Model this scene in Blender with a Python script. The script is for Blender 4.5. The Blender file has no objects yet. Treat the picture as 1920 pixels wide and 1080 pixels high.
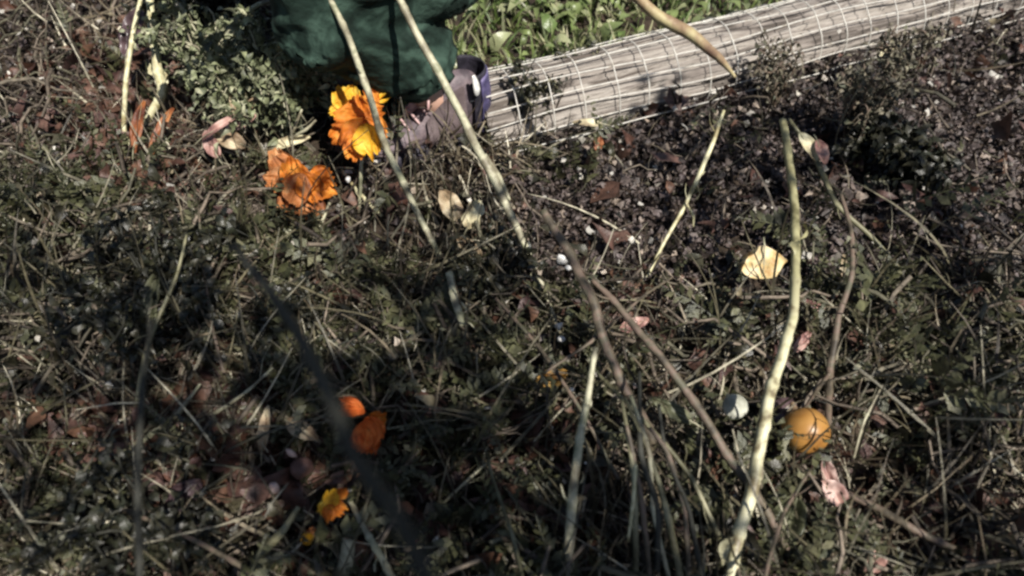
import bpy, math, random
import numpy as np
from mathutils import Vector, Matrix, noise as mn

random.seed(7)
rng = np.random.default_rng(11)
S = bpy.context.scene
COL = S.collection

# ------------------------------------------------------------------ camera
H = 1.15
PITCH = math.radians(50)
HFOV = math.radians(69)
cam_d = bpy.data.cameras.new('camera')
cam = bpy.data.objects.new('camera', cam_d)
COL.objects.link(cam)
cam.location = (0, 0, H)
cam.rotation_euler = (math.radians(90) - PITCH, 0, 0)
cam_d.sensor_width = 36
cam_d.lens = 18 / math.tan(HFOV / 2)
cam_d.clip_start = 0.02
cam_d.clip_end = 500
cam_d.dof.use_dof = True
cam_d.dof.focus_distance = 1.55
cam_d.dof.aperture_fstop = 2.6
S.camera = cam
S.cycles.filter_width = 2.6

# ------------------------------------------------------------------ sky, sun, exposure
SUN_DIR = Vector((0.33, -0.46, 0.80)).normalized()
el = math.asin(SUN_DIR.z)
az = math.atan2(SUN_DIR.x, SUN_DIR.y)
w = bpy.data.worlds.new('World')
S.world = w
w.use_nodes = True
nt = w.node_tree
sky = nt.nodes.new('ShaderNodeTexSky')
sky.sky_type = 'NISHITA'
sky.sun_disc = False
sky.sun_elevation = el
sky.sun_rotation = az
bg = nt.nodes['Background']
nt.links.new(sky.outputs[0], bg.inputs[0])
bg.inputs[1].default_value = 0.05
sd = bpy.data.lights.new('sun', 'SUN')
sd.energy = 5.0
sd.angle = math.radians(0.5)
sd.color = (1.0, 0.95, 0.88)
sun = bpy.data.objects.new('sun', sd)
COL.objects.link(sun)
sun.rotation_euler = SUN_DIR.to_track_quat('Z', 'Y').to_euler()
S.view_settings.view_transform = 'Standard'
S.view_settings.look = 'None'
S.view_settings.exposure = 0.55
S.view_settings.gamma = 1

# ------------------------------------------------------------------ projection helpers
F = 960 / math.tan(HFOV / 2)
fw = Vector((0, math.cos(PITCH), -math.sin(PITCH)))
up = Vector((0, math.sin(PITCH), math.cos(PITCH)))
C0 = Vector((0, 0, H))


def at(px, py, h=0.0):
    d = fw + Vector((1, 0, 0)) * ((px - 960) / F) + up * ((540 - py) / F)
    return C0 + d * ((H - h) / -d.z)


def px_size(p):
    return (Vector(p) - C0).dot(fw) / F


def ground_pix(x, y):
    """where a ground point lands in the 1920x1080 frame (arrays)"""
    z = -H
    dep = y * fw.y + z * fw.z
    v = y * up.y + z * up.z
    dep = np.maximum(dep, 0.05)
    return 960 + F * x / dep, 540 - F * v / dep


# smooth value noise in numpy
def vnoise(x, y, s, seed=0):
    x = np.asarray(x) / s + 100.3
    y = np.asarray(y) / s + 57.7
    xi = np.floor(x).astype(int)
    yi = np.floor(y).astype(int)
    fx = x - xi
    fy = y - yi
    fx = fx * fx * (3 - 2 * fx)
    fy = fy * fy * (3 - 2 * fy)

    def hsh(a, b):
        n = (a * 374761393 + b * 668265263 + seed * 974711) & 0x7fffffff
        n = ((n ^ (n >> 13)) * 1274126177) & 0x7fffffff
        return ((n ^ (n >> 16)) & 0xffff) / 65535.0
    a = hsh(xi, yi) * (1 - fx) + hsh(xi + 1, yi) * fx
    b = hsh(xi, yi + 1) * (1 - fx) + hsh(xi + 1, yi + 1) * fx
    return a * (1 - fy) + b * fy


def gz(x, y):
    return (vnoise(x, y, 0.5, 1) - .5) * 0.05 + (vnoise(x, y, 0.13, 2) - .5) * 0.03 + (vnoise(x, y, 0.035, 3) - .5) * 0.012


def gzf(p):
    return float(gz(np.array([p[0]]), np.array([p[1]]))[0])


# ------------------------------------------------------------------ materials
MATS = {}


def new_mat(name):
    m = bpy.data.materials.new(name)
    m.use_nodes = True
    return m, m.node_tree, m.node_tree.nodes['Principled BSDF']


def ramp(nt, cols, pos=None):
    r = nt.nodes.new('ShaderNodeValToRGB')
    e = r.color_ramp.elements
    n = len(cols)
    while len(e) < n:
        e.new(0.5)
    for i, c in enumerate(cols):
        e[i].position = pos[i] if pos else i / max(1, n - 1)
        e[i].color = (*c, 1)
    return r


def island_mat(name, cols, rough=0.5, noise_scale=40, amount=0.5, trans=0.0, spec=0.5, pos=None):
    m, nt, b = new_mat(name)
    g = nt.nodes.new('ShaderNodeNewGeometry')
    r = ramp(nt, cols, pos)
    nt.links.new(g.outputs['Random Per Island'], r.inputs[0])
    tc = nt.nodes.new('ShaderNodeTexCoord')
    n = nt.nodes.new('ShaderNodeTexNoise')
    n.inputs['Scale'].default_value = noise_scale
    n.inputs['Detail'].default_value = 5
    nt.links.new(tc.outputs['Object'], n.inputs['Vector'])
    r2 = ramp(nt, [(1 - amount,) * 3, (1 + amount * .6,) * 3], [0.35, 0.65])
    nt.links.new(n.outputs[0], r2.inputs[0])
    mx = nt.nodes.new('ShaderNodeMix')
    mx.data_type = 'RGBA'
    mx.blend_type = 'MULTIPLY'
    mx.inputs[0].default_value = 1
    nt.links.new(r.outputs[0], mx.inputs[6])
    nt.links.new(r2.outputs[0], mx.inputs[7])
    nt.links.new(mx.outputs[2], b.inputs['Base Color'])
    b.inputs['Roughness'].default_value = rough
    b.inputs['Specular IOR Level'].default_value = spec
    bp = nt.nodes.new('ShaderNodeBump')
    bp.inputs['Strength'].default_value = 0.4
    bp.inputs['Distance'].default_value = 0.004
    n2 = nt.nodes.new('ShaderNodeTexNoise')
    n2.inputs['Scale'].default_value = noise_scale * 6
    nt.links.new(tc.outputs['Object'], n2.inputs['Vector'])
    nt.links.new(n2.outputs[0], bp.inputs['Height'])
    nt.links.new(bp.outputs[0], b.inputs['Normal'])
    if trans > 0:
        tr = nt.nodes.new('ShaderNodeBsdfTranslucent')
        nt.links.new(mx.outputs[2], tr.inputs[0])
        ms = nt.nodes.new('ShaderNodeMixShader')
        ms.inputs[0].default_value = trans
        nt.links.new(b.outputs[0], ms.inputs[1])
        nt.links.new(tr.outputs[0], ms.inputs[2])
        nt.links.new(ms.outputs[0], nt.nodes['Material Output'].inputs[0])
    MATS[name] = m
    return m


def mottled_mat(name, cols, pos=None, scale=30, stretch=(1, 1, 1), rough=0.6, spec=0.4, bump=0.5, bscale=200, trans=0.0, coord='Object', dist=0.003, detail=6, distort=0.0):
    m, nt, b = new_mat(name)
    tc = nt.nodes.new('ShaderNodeTexCoord')
    mp = nt.nodes.new('ShaderNodeMapping')
    mp.inputs['Scale'].default_value = stretch
    nt.links.new(tc.outputs[coord], mp.inputs[0])
    n = nt.nodes.new('ShaderNodeTexNoise')
    n.inputs['Scale'].default_value = scale
    n.inputs['Detail'].default_value = detail
    n.inputs['Distortion'].default_value = distort
    nt.links.new(mp.outputs[0], n.inputs['Vector'])
    k = len(cols)
    r = ramp(nt, cols, pos or [0.37 + 0.26 * i / max(1, k - 1) for i in range(k)])
    nt.links.new(n.outputs[0], r.inputs[0])
    nt.links.new(r.outputs[0], b.inputs['Base Color'])
    b.inputs['Roughness'].default_value = rough
    b.inputs['Specular IOR Level'].default_value = spec
    n2 = nt.nodes.new('ShaderNodeTexNoise')
    n2.inputs['Scale'].default_value = bscale
    n2.inputs['Detail'].default_value = 5
    nt.links.new(mp.outputs[0], n2.inputs['Vector'])
    bp = nt.nodes.new('ShaderNodeBump')
    bp.inputs['Strength'].default_value = bump
    bp.inputs['Distance'].default_value = dist
    nt.links.new(n2.outputs[0], bp.inputs['Height'])
    nt.links.new(bp.outputs[0], b.inputs['Normal'])
    if trans > 0:
        tr = nt.nodes.new('ShaderNodeBsdfTranslucent')
        nt.links.new(r.outputs[0], tr.inputs[0])
        ms = nt.nodes.new('ShaderNodeMixShader')
        ms.inputs[0].default_value = trans
        nt.links.new(b.outputs[0], ms.inputs[1])
        nt.links.new(tr.outputs[0], ms.inputs[2])
        nt.links.new(ms.outputs[0], nt.nodes['Material Output'].inputs[0])
    MATS[name] = m
    return m


# ------------------------------------------------------------------ object helpers
def props(o, label=None, cat=None, group=None, kind=None):
    if label:
        o['label'] = label
    if cat:
        o['category'] = cat
    if group:
        o['group'] = group
    if kind:
        o['kind'] = kind
    return o


def empty(name, loc, label, cat, group=None):
    o = bpy.data.objects.new(name, None)
    COL.objects.link(o)
    o.location = loc
    o.empty_display_size = 0.05
    return props(o, label, cat, group)


def link(name, me, mat, parent=None, smooth=True):
    o = bpy.data.objects.new(name, me)
    COL.objects.link(o)
    if mat is not None:
        me.materials.append(mat)
    if smooth:
        me.polygons.foreach_set('use_smooth', np.ones(len(me.polygons), bool))
    if parent is not None:
        # geometry is written in world coordinates
        o.parent = parent
        o.matrix_parent_inverse = Matrix.Translation(-parent.location)
    return o


def np_mesh(name, V, Fq):
    """V (n,3), Fq (m,k) uniform faces"""
    me = bpy.data.meshes.new(name)
    V = np.asarray(V, dtype=np.float32)
    Fq = np.asarray(Fq, dtype=np.int32)
    m, k = Fq.shape
    me.vertices.add(len(V))
    me.vertices.foreach_set('co', V.ravel())
    me.loops.add(m * k)
    me.loops.foreach_set('vertex_index', Fq.ravel())
    me.polygons.add(m)
    me.polygons.foreach_set('loop_start', np.arange(0, m * k, k, dtype=np.int32))
    me.polygons.foreach_set('loop_total', np.full(m, k, dtype=np.int32))
    me.update(calc_edges=True)
    me.validate()
    return me


def grid_faces(nu, nv, wrap=False):
    f = []
    for i in range(nu - 1):
        for j in range(nv if wrap else nv - 1):
            a = i * nv + j
            b = i * nv + (j + 1) % nv
            f.append((a, b, b + nv, a + nv))
    return f


def rot_mats(m, yaw=None, tilt=None, roll=None):
    yaw = rng.uniform(0, 2 * math.pi, m) if yaw is None else yaw
    tilt = rng.normal(0, 0.5, m) if tilt is None else tilt
    roll = rng.normal(0, 0.5, m) if roll is None else roll
    cz, sz = np.cos(yaw), np.sin(yaw)
    cx, sx = np.cos(tilt), np.sin(tilt)
    cy, sy = np.cos(roll), np.sin(roll)
    Rz = np.zeros((m, 3, 3)); Rz[:, 0, 0] = cz; Rz[:, 0, 1] = -sz; Rz[:, 1, 0] = sz; Rz[:, 1, 1] = cz; Rz[:, 2, 2] = 1
    Rx = np.zeros((m, 3, 3)); Rx[:, 0, 0] = 1; Rx[:, 1, 1] = cx; Rx[:, 1, 2] = -sx; Rx[:, 2, 1] = sx; Rx[:, 2, 2] = cx
    Ry = np.zeros((m, 3, 3)); Ry[:, 1, 1] = 1; Ry[:, 0, 0] = cy; Ry[:, 0, 2] = sy; Ry[:, 2, 0] = -sy; Ry[:, 2, 2] = cy
    return Rz @ Rx @ Ry


def batch(templates, P, R, sc):
    """templates: list of (V,F quads); each instance picks one"""
    m = len(P)
    pick = rng.integers(0, len(templates), m)
    VV, FF, off = [], [], 0
    sc = np.asarray(sc)
    if sc.ndim == 1:
        sc = np.repeat(sc[:, None], 3, 1)
    for t, (V, Fq) in enumerate(templates):
        idx = np.where(pick == t)[0]
        if not len(idx):
            continue
        V = np.asarray(V, float)
        Fq = np.asarray(Fq)
        W = V[None] * sc[idx][:, None, :]
        W = np.einsum('nij,nvj->nvi', R[idx], W) + P[idx][:, None, :]
        VV.append(W.reshape(-1, 3))
        f = Fq[None] + (np.arange(len(idx)) * len(V))[:, None, None] + off
        FF.append(f.reshape(-1, Fq.shape[1]))
        off += len(idx) * len(V)
    return np.concatenate(VV), np.concatenate(FF)


# leaf templates: length along +Y from 0 to 1
def leaf_t(wd=0.5, fold=0.25, curl=0.3, rows=5, wob=0.05, tipness=1.0, seed=0):
    r = random.Random(seed)
    V = []
    for i in range(rows):
        t = i / (rows - 1)
        wv = wd * (math.sin(math.pi * min(1, t ** (0.7 * tipness))) ** 0.8 * 0.5 + 0.02)
        z = curl * (t - t * t) * 2 - curl * t * t * .6 + r.uniform(-wob, wob)
        dx = r.uniform(-wob, wob)
        for k in (-1, 0, 1):
            V.append((k * wv + dx, t, z + (abs(k) * fold * wv) + r.uniform(-wob, wob) * abs(k)))
    return V, grid_faces(rows, 3)


def chip_t(seed):
    r = random.Random(seed)
    n = 3
    V = []
    for i in range(n):
        for j in range(n):
            V.append(((i - 1) * .5 + r.uniform(-.18, .18), (j - 1) * .4 + r.uniform(-.18, .18), r.uniform(-.2, .2)))
    return V, grid_faces(n, n)


def twig_t(seed, seg=4, rad=0.02, bend=0.15, taper=.5):
    r = random.Random(seed)
    V = []
    cx = cz = 0
    for i in range(seg + 1):
        t = i / seg
        cx += r.uniform(-bend, bend) / seg * 2
        cz += r.uniform(-bend, bend) / seg * 2
        rr = rad * (1 - taper * t)
        for k in range(4):
            a = k * math.pi / 2
            V.append((cx + rr * math.cos(a), t - .5, cz + rr * math.sin(a)))
    return V, grid_faces(seg + 1, 4, True)


def blade_t(seed, wd=0.05, bend=0.5, rows=5):
    r = random.Random(seed)
    b = bend * r.uniform(.4, 1.3)
    V = []
    for i in range(rows):
        t = i / (rows - 1)
        wv = wd * (1 - t ** 1.6) * .5 + .003
        for k in (-1, 1):
            V.append((k * wv, b * t * t, t * (1 - .3 * b * t)))
    return V, grid_faces(rows, 2)


def frond_t(seed, pairs=9, L=0.16):
    """a small pinnate sprig, length 1 along y"""
    r = random.Random(seed)
    V, Fq = [], []
    for i in range(pairs * 2 + 1):
        t = (i // 2 + 1) / (pairs + 1)
        side = 1 if i % 2 else -1
        ln = L * (1.2 - t) * r.uniform(.7, 1.2) * 1.6
        ang = side * r.uniform(.7, 1.1)
        if i == pairs * 2:
            ang, t = 0, 1
        bx, by, bz = 0, t, .35 * math.sin(t * 2.2)
        dx, dy = math.sin(ang), math.cos(ang)
        wx, wy = dy * ln * .22, -dx * ln * .22
        z1 = r.uniform(-.06, .06)
        o = len(V)
        V += [(bx, by, bz), (bx + dx * ln * .5 + wx, by + dy * ln * .5 + wy, bz + .03 + z1),
              (bx + dx * ln, by + dy * ln, bz + z1), (bx + dx * ln * .5 - wx, by + dy * ln * .5 - wy, bz - .01 + z1)]
        Fq.append((o, o + 1, o + 2, o + 3))
    o = len(V)
    for t in (0, .5, 1):
        z = .35 * math.sin(t * 2.2)
        V += [(-.008, t, z), (.008, t, z)]
    Fq += [(o, o + 1, o + 3, o + 2), (o + 2, o + 3, o + 5, o + 4)]
    return V, Fq


# ------------------------------------------------------------------ catmull tubes
def catmull(P, n):
    P = [np.array(p, float) for p in P]
    P = [2 * P[0] - P[1]] + P + [2 * P[-1] - P[-2]]
    out = []
    for i in range(1, len(P) - 2):
        for k in range(n):
            t = k / n
            a, b, c, d = P[i - 1], P[i], P[i + 1], P[i + 2]
            out.append(.5 * ((2 * b) + (c - a) * t + (2 * a - 5 * b + 4 * c - d) * t * t + (3 * b - a - 3 * c + d) * t ** 3))
    out.append(P[-2])
    return out


def tube(path, rad, sides=10, wob=0.0, seed=0, ribs=0, flat=1.0, cap=True):
    """path list of xyz, rad list"""
    V = []
    prev = None
    n = len(path)
    for i, p in enumerate(path):
        p = Vector(p)
        a = Vector(path[max(0, i - 1)])
        b = Vector(path[min(n - 1, i + 1)])
        t = (b - a).normalized()
        if prev is None:
            prev = t.orthogonal().normalized()
        prev = (prev - t * prev.dot(t)).normalized()
        q = t.cross(prev)
        for k in range(sides):
            an = 2 * math.pi * k / sides
            rr = rad[i]
            if wob:
                rr *= 1 + wob * mn.noise(Vector((p.x * 60 + seed * 9, p.y * 60, p.z * 60 + k * .8)))
            if ribs:
                rr *= 1 + .06 * math.cos(an * ribs)
            V.append(tuple(p + prev * (math.cos(an) * rr) + q * (math.sin(an) * rr * flat)))
    Fq = [tuple(f) for f in grid_faces(n, sides, True)]
    if cap:
        for i0, sgn in ((0, -1), (n - 1, 1)):
            c = len(V)
            V.append(tuple(Vector(path[i0])))
            for k in range(sides):
                a, b = i0 * sides + k, i0 * sides + (k + 1) % sides
                Fq.append((a, b, c) if sgn > 0 else (b, a, c))
    return V, Fq


def py_mesh(name, V, Fq):
    me = bpy.data.meshes.new(name)
    me.from_pydata([tuple(v) for v in V], [], [tuple(f) for f in Fq])
    me.update()
    return me


def join(parts):
    V, Fq = [], []
    for v, f in parts:
        o = len(V)
        V += list(v)
        Fq += [tuple(i + o for i in q) for q in f]
    return V, Fq


# ================================================================== GROUND
def axis(lo, hi, step, far):
    a = list(np.arange(lo, hi + 1e-6, step))
    s, x = step, hi
    pos = []
    while x < far:
        s *= 1.35
        x += s
        pos.append(x)
    s, x = step, lo
    neg = []
    while x > -far:
        s *= 1.35
        x -= s
        neg.append(x)
    return np.array(neg[::-1] + a + pos)


LOG_A = at(893, 205, 0.06)
LOG_B = at(1640, 22, 0.06)
LDIR = Vector((LOG_B.x - LOG_A.x, LOG_B.y - LOG_A.y, 0)).normalized()
LNRM = Vector((-LDIR.y, LDIR.x, 0))      # away from the camera


def behind_log(x, y):
    return (x - LOG_A.x) * LNRM.x + (y - LOG_A.y) * LNRM.y


xs = axis(-2.2, 2.2, 0.016, 60)
ys = axis(-0.4, 3.2, 0.016, 60)
X, Y = np.meshgrid(xs, ys, indexing='ij')
Z = gz(X, Y)
Z += (vnoise(X, Y, 0.016, 9) - .5) * 0.008
gv = np.stack([X.ravel(), Y.ravel(), Z.ravel()], 1)
nx, ny = len(xs), len(ys)
ii, jj = np.meshgrid(np.arange(nx - 1), np.arange(ny - 1), indexing='ij')
a = (ii * ny + jj).ravel()
gf = np.stack([a, a + ny, a + ny + 1, a + 1], 1)
m_soil = mottled_mat('soil', [(0.012, 0.009, 0.006), (0.03, 0.021, 0.014), (0.055, 0.038, 0.026)], scale=18, rough=0.85, spec=.3, bump=.8, bscale=120, dist=.01)
g = link('ground', np_mesh('ground', gv, gf), m_soil)
props(g, kind='structure')

# ================================================================== GROUND COVER (nobody could count it)
def scatter(n, dens, x0=-2.0, x1=2.0, y0=0.05, y1=3.6):
    """rejection sampling by density function of (x, y, px, py)"""
    outx, outy = [], []
    got = 0
    while got < n:
        x = rng.uniform(x0, x1, n)
        y = rng.uniform(y0, y1, n)
        px, py = ground_pix(x, y)
        keep = (px > -160) & (px < 2080) & (py < 1330) & (rng.uniform(0, 1, n) < dens(x, y, px, py))
        outx.append(x[keep])
        outy.append(y[keep])
        got += keep.sum()
        if keep.sum() < 5:
            break
    x = np.concatenate(outx)[:n]
    y = np.concatenate(outy)[:n]
    return x, y


def blob(px, py, cx, cy, rx, ry):
    return np.exp(-(((px - cx) / rx) ** 2 + ((py - cy) / ry) ** 2))


def cl(v):
    return np.clip(v, 0, 1)


def sm(v, a, b):
    t = np.clip((v - a) / (b - a), 0, 1)
    return t * t * (3 - 2 * t)


def not_log(x, y):
    d = behind_log(x, y)
    al = (x - LOG_A.x) * LDIR.x + (y - LOG_A.y) * LDIR.y
    return ~((abs(d) < 0.075) & (al > -0.01))


def is_bed(x, y):
    d = behind_log(x, y)
    al = (x - LOG_A.x) * LDIR.x + (y - LOG_A.y) * LDIR.y
    return ((d < 0.02) | (al < -0.25))


# spots kept low so that what lies there stays in view: photo px, py, radius
CLEAR = [(1430, 490, 60), (1513, 810, 62), (1378, 765, 34), (1102, 230, 40), (888, 402, 45), (845, 390, 40), (880, 468, 35), (1668, 96, 30),
         (1516, 290, 45), (1580, 505, 35), (1530, 575, 40), (1190, 608, 36), (1262, 770, 45), (1470, 980, 60), (268, 240, 60), (330, 235, 50),
         (496, 805, 50), (565, 815, 50), (1035, 708, 42), (1590, 860, 70), (1468, 770, 35), (1640, 1050, 40), (540, 268, 55), (600, 290, 60), (345, 935, 50),
         (285, 560, 50), (1555, 905, 65), (568, 350, 75), (675, 240, 90), (685, 795, 60), (622, 942, 40), (590, 1008, 30), (566, 878, 40), (546, 850, 26), (514, 915, 30),
         (770, 626, 30), (1053, 490, 30), (1048, 615, 30), (1053, 640, 30), (1071, 730, 20), (812, 678, 25), (652, 336, 22), (794, 733, 22), (399, 860, 25),
         (850, 560, 45), (540, 450, 40), (590, 460, 40), (690, 380, 40), (1240, 460, 45), (1290, 380, 40), (1215, 520, 30), (440, 760, 50), (310, 800, 40), (300, 855, 40),
         (1185, 950, 30), (870, 910, 50), (1500, 880, 40), (1600, 930, 45), (1680, 705, 30), (1690, 700, 40), (1350, 830, 40), (1240, 930, 90), (1225, 1030, 90), (690, 1010, 50), (1040, 600, 30),
         (1000, 250, 60), (1200, 190, 50), (1320, 160, 50), (1440, 120, 50), (1550, 640, 40), (1540, 730, 40), (1620, 470, 50), (1690, 500, 50), (430, 240, 90), (430, 200, 60)]


def clear_mask(x, y):
    px, py = ground_pix(x, y)
    m = np.zeros(len(px))
    for cx, cy, r in CLEAR:
        m = np.maximum(m, np.exp(-(((px - cx) / (r * 1.1)) ** 2 + ((py - cy - r * .35) / (r * 1.15)) ** 2) ** 2))
    return m


HOLES = [(1430, 535, 62, 42), (1513, 868, 58, 48), (1378, 800, 38, 38), (690, 850, 40, 40), (570, 400, 70, 36), (1552, 930, 40, 40), (855, 600, 30, 50), (625, 985, 30, 30), (470, 570, 90, 45), (300, 690, 60, 60), (950, 470, 40, 30), (1080, 830, 30, 50), (1300, 600, 50, 30), (1620, 820, 70, 50), (760, 880, 80, 40), (700, 700, 50, 60), (1500, 700, 30, 40), (420, 420, 60, 30), (598, 290, 42, 34), (640, 478, 45, 30), (880, 560, 60, 60), (740, 450, 40, 40), (350, 850, 55, 45), (1450, 770, 30, 40), (440, 950, 50, 40), (1390, 470, 34, 22), (985, 690, 40, 40), (1650, 290, 60, 60)]


def hole_keep(x, y):
    px, py = ground_pix(x, y)
    m = np.zeros(len(px))
    for cx, cy, rx, ry in HOLES:
        m = np.maximum(m, np.exp(-(((px - cx) / rx) ** 2 + ((py - cy) / ry) ** 2) ** 2))
    return rng.uniform(0, 1, len(px)) > m * .93


def cover(name, mat, templates, x, y, z0, z1, s0, s1, tilt=.55, roll=.55, yaw=None, aspect=None, label=None, zpow=1.0, clump=.9):
    kp = hole_keep(x, y)
    x, y = x[kp], y[kp]
    m = len(x)
    mound = sm(vnoise(x, y, .13, 21), .30, .75) * .7 + sm(vnoise(x, y, .05, 22), .3, .8) * .5
    h = z0 + (z1 - z0) * rng.uniform(0, 1, m) ** zpow * (.25 + clump * mound) * (1 - .88 * clear_mask(x, y))
    P = np.stack([x, y, gz(x, y) + h], 1)
    R = rot_mats(m, tilt=rng.normal(0, tilt, m), roll=rng.normal(0, roll, m), yaw=yaw)
    sc = s0 + (s1 - s0) * rng.uniform(0, 1, m) ** 1.8 * 1.25
    V, Fq = batch(templates, P, R, sc)
    o = link(name, np_mesh(name, V, Fq), mat)
    props(o, label=label, kind='stuff', cat='ground cover')
    return o


m_mulch = island_mat('mulch_brown', [(0.016, 0.012, 0.009), (0.058, 0.042, 0.036), (0.036, 0.027, 0.024), (0.13, 0.10, 0.09), (0.058, 0.044, 0.044), (0.30, 0.24, 0.19)], rough=.55, noise_scale=60, pos=[0, .25, .45, .65, .85, 1])
m_dkleaf = island_mat('leaf_dark_green', [(0.016, 0.014, 0.008), (0.036, 0.034, 0.018), (0.060, 0.052, 0.030), (0.032, 0.032, 0.020), (0.09, 0.08, 0.05), (0.24, 0.20, 0.13)], rough=.38, noise_scale=50, trans=.12, pos=[0, .3, .5, .7, .88, 1])
m_sprig = island_mat('leaf_olive', [(0.03, 0.032, 0.015), (0.06, 0.062, 0.028), (0.10, 0.10, 0.05), (0.05, 0.055, 0.03), (0.16, 0.15, 0.085)], rough=.45, noise_scale=50, trans=.12)
m_straw = island_mat('straw', [(0.035, 0.026, 0.016), (0.09, 0.068, 0.042), (0.20, 0.165, 0.11), (0.06, 0.048, 0.028), (0.62, 0.57, 0.43)], rough=.5, noise_scale=70, pos=[0, .35, .6, .8, 1])
m_red = island_mat('leaf_rust', [(0.05, 0.024, 0.016), (0.10, 0.048, 0.032), (0.07, 0.038, 0.034), (0.15, 0.08, 0.05), (0.12, 0.07, 0.06)], rough=.45, noise_scale=60, trans=.15)
m_twig = island_mat('twig', [(0.035, 0.026, 0.018), (0.09, 0.07, 0.05), (0.20, 0.16, 0.12), (0.06, 0.055, 0.035), (0.13, 0.12, 0.075)], rough=.7, noise_scale=80)
m_chip = island_mat('glint_chip', [(0.35, 0.32, 0.26), (0.55, 0.52, 0.46), (0.38, 0.36, 0.32), (0.30, 0.24, 0.18)], rough=.25, noise_scale=90, amount=.3)

leafs = [leaf_t(.55, .3, .35, seed=k, wob=.05) for k in range(5)] + [leaf_t(.38, .4, .5, seed=k + 20, wob=.07) for k in range(4)]
dead = [leaf_t(.6, .6, .6, seed=k, wob=.13) for k in range(6)] + [chip_t(k) for k in range(5)]
chips = [chip_t(k + 50) for k in range(8)]
twigs = [twig_t(k, rad=.014 + .002 * k, bend=.25) for k in range(10)]
fronds = [frond_t(k) for k in range(6)]

bed = lambda x, y: (is_bed(x, y) & not_log(x, y)).astype(float)
lawn = lambda x, y: 1 - is_bed(x, y).astype(float)


def d_mulch(x, y, px, py):
    right = sm(px, 820, 980) * (1 - sm(py, 560, 700))
    d = 0.34 + 1.0 * right
    return cl(d * (0.5 + vnoise(x, y, .07, 5))) * (is_bed(x, y) & not_log(x, y))


x, y = scatter(52000, d_mulch)
cover('brown_mulch', m_mulch, dead, x, y, 0.0, 0.038, .005, .020, .8, .8, label='fine brown leaf crumbs covering the bed in front of the log')


def bare(px, py):
    return sm(px, 910, 1030) * (1 - sm(py, 500, 610)) + .0 * py


def green_mask(x, y, px, py):
    low = sm(py, 430, 620)
    left = (1 - sm(px, 620, 800)) * sm(py, 260, 400)
    band = blob(px, py, 1300, 330, 330, 60) * .22 + blob(px, py, 1060, 350, 110, 80) * .7
    return cl(np.maximum(low, left) * .8 + band + .04) * (1 - .72 * bare(px, py))


def d_green(x, y, px, py):
    return cl(green_mask(x, y, px, py) * (sm(vnoise(x, y, .10, 6), .25, .6) + .1)) * bed(x, y)


x, y = scatter(4300, d_green)
cover('low_leafy_plants', m_dkleaf, leafs, x, y, 0.0, 0.12, .010, .045, .9, .9, label='low dark green leaves spread over the bed', zpow=1.3)


def d_sprig(x, y, px, py):
    return cl(green_mask(x, y, px, py) * (sm(vnoise(x, y, .14, 8), .35, .65) + .05)) * bed(x, y)


x, y = scatter(2300, d_sprig)
cover('feathery_weeds', m_sprig, fronds, x, y, 0.0, 0.10, .06, .14, .8, .6, label='feathery olive weed sprigs growing through the bed')


def d_straw(x, y, px, py):
    d = .22 + blob(px, py, 430, 240, 90, 80) * 1.6 + sm(py, 560, 800) * .25 + blob(px, py, 880, 420, 130, 120) * .6 + blob(px, py, 1230, 900, 120, 200) * .5
    d = d * (.15 + 1.5 * sm(vnoise(x, y, .16, 31), .3, .7))
    return cl(d * (1 - .9 * bare(px, py))) * bed(x, y)


x, y = scatter(8500, d_straw)
cover('dead_straw', m_straw, [blade_t(k, .032 + .006 * (k % 3), .9) for k in range(8)], x, y, 0.005, 0.10, .03, .13, 1.2, .6, label='dry straw pieces lying in the litter')


def d_red(x, y, px, py):
    d = .06 + blob(px, py, 270, 260, 110, 110) * 1.3 + blob(px, py, 420, 900, 190, 120) * 2.0 + blob(px, py, 1180, 600, 90, 60) * .6 + blob(px, py, 980, 900, 160, 160) * .35 + blob(px, py, 1560, 950, 200, 160) * .6
    return cl(d * (1 - .7 * bare(px, py))) * bed(x, y)


x, y = scatter(3000, d_red)
cover('rusty_leaf_litter', m_red, dead, x, y, 0.01, 0.09, .02, .055, .8, .8, label='rust red dead leaves scattered in the bed')

x, y = scatter(6500, lambda x, y, px, py: (.2 + .9 * sm(vnoise(x, y, .14, 33), .25, .7)) * bed(x, y) * (.4 + .6 * sm(py, 100, 700)) * (1 - .88 * bare(px, py)))
cover('fallen_twigs', m_twig, twigs, x, y, 0.005, 0.11, .04, .17, .45, .45, label='thin brown twigs lying across the bed')

x, y = scatter(1100, lambda x, y, px, py: bed(x, y) * .8)
cover('glint_chips', m_chip, chips, x, y, 0.03, 0.12, .004, .015, .7, .7, label='tiny pale chips standing in for wet glints in the litter')  # painted glints: pale chips in place of highlights on wet leaves

# long dry grass strands through the lower bed
x, y = scatter(3400, lambda x, y, px, py: bed(x, y) * cl(.12 + sm(py, 330, 620) * .9) * (1 - .93 * bare(px, py)))
m_dry = island_mat('dry_grass', [(0.03, 0.026, 0.016), (0.075, 0.066, 0.038), (0.16, 0.14, 0.085), (0.05, 0.044, 0.028), (0.50, 0.46, 0.34)], rough=.5, noise_scale=60)
cover('dry_grass_strands', m_dry, [blade_t(k + 70, .013 + .0015 * (k % 5), .6, rows=8) for k in range(10)], x, y, 0.0, 0.04, .07, .25, .95, .8, label='long thin dry grass strands leaning through the lower bed')

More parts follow.
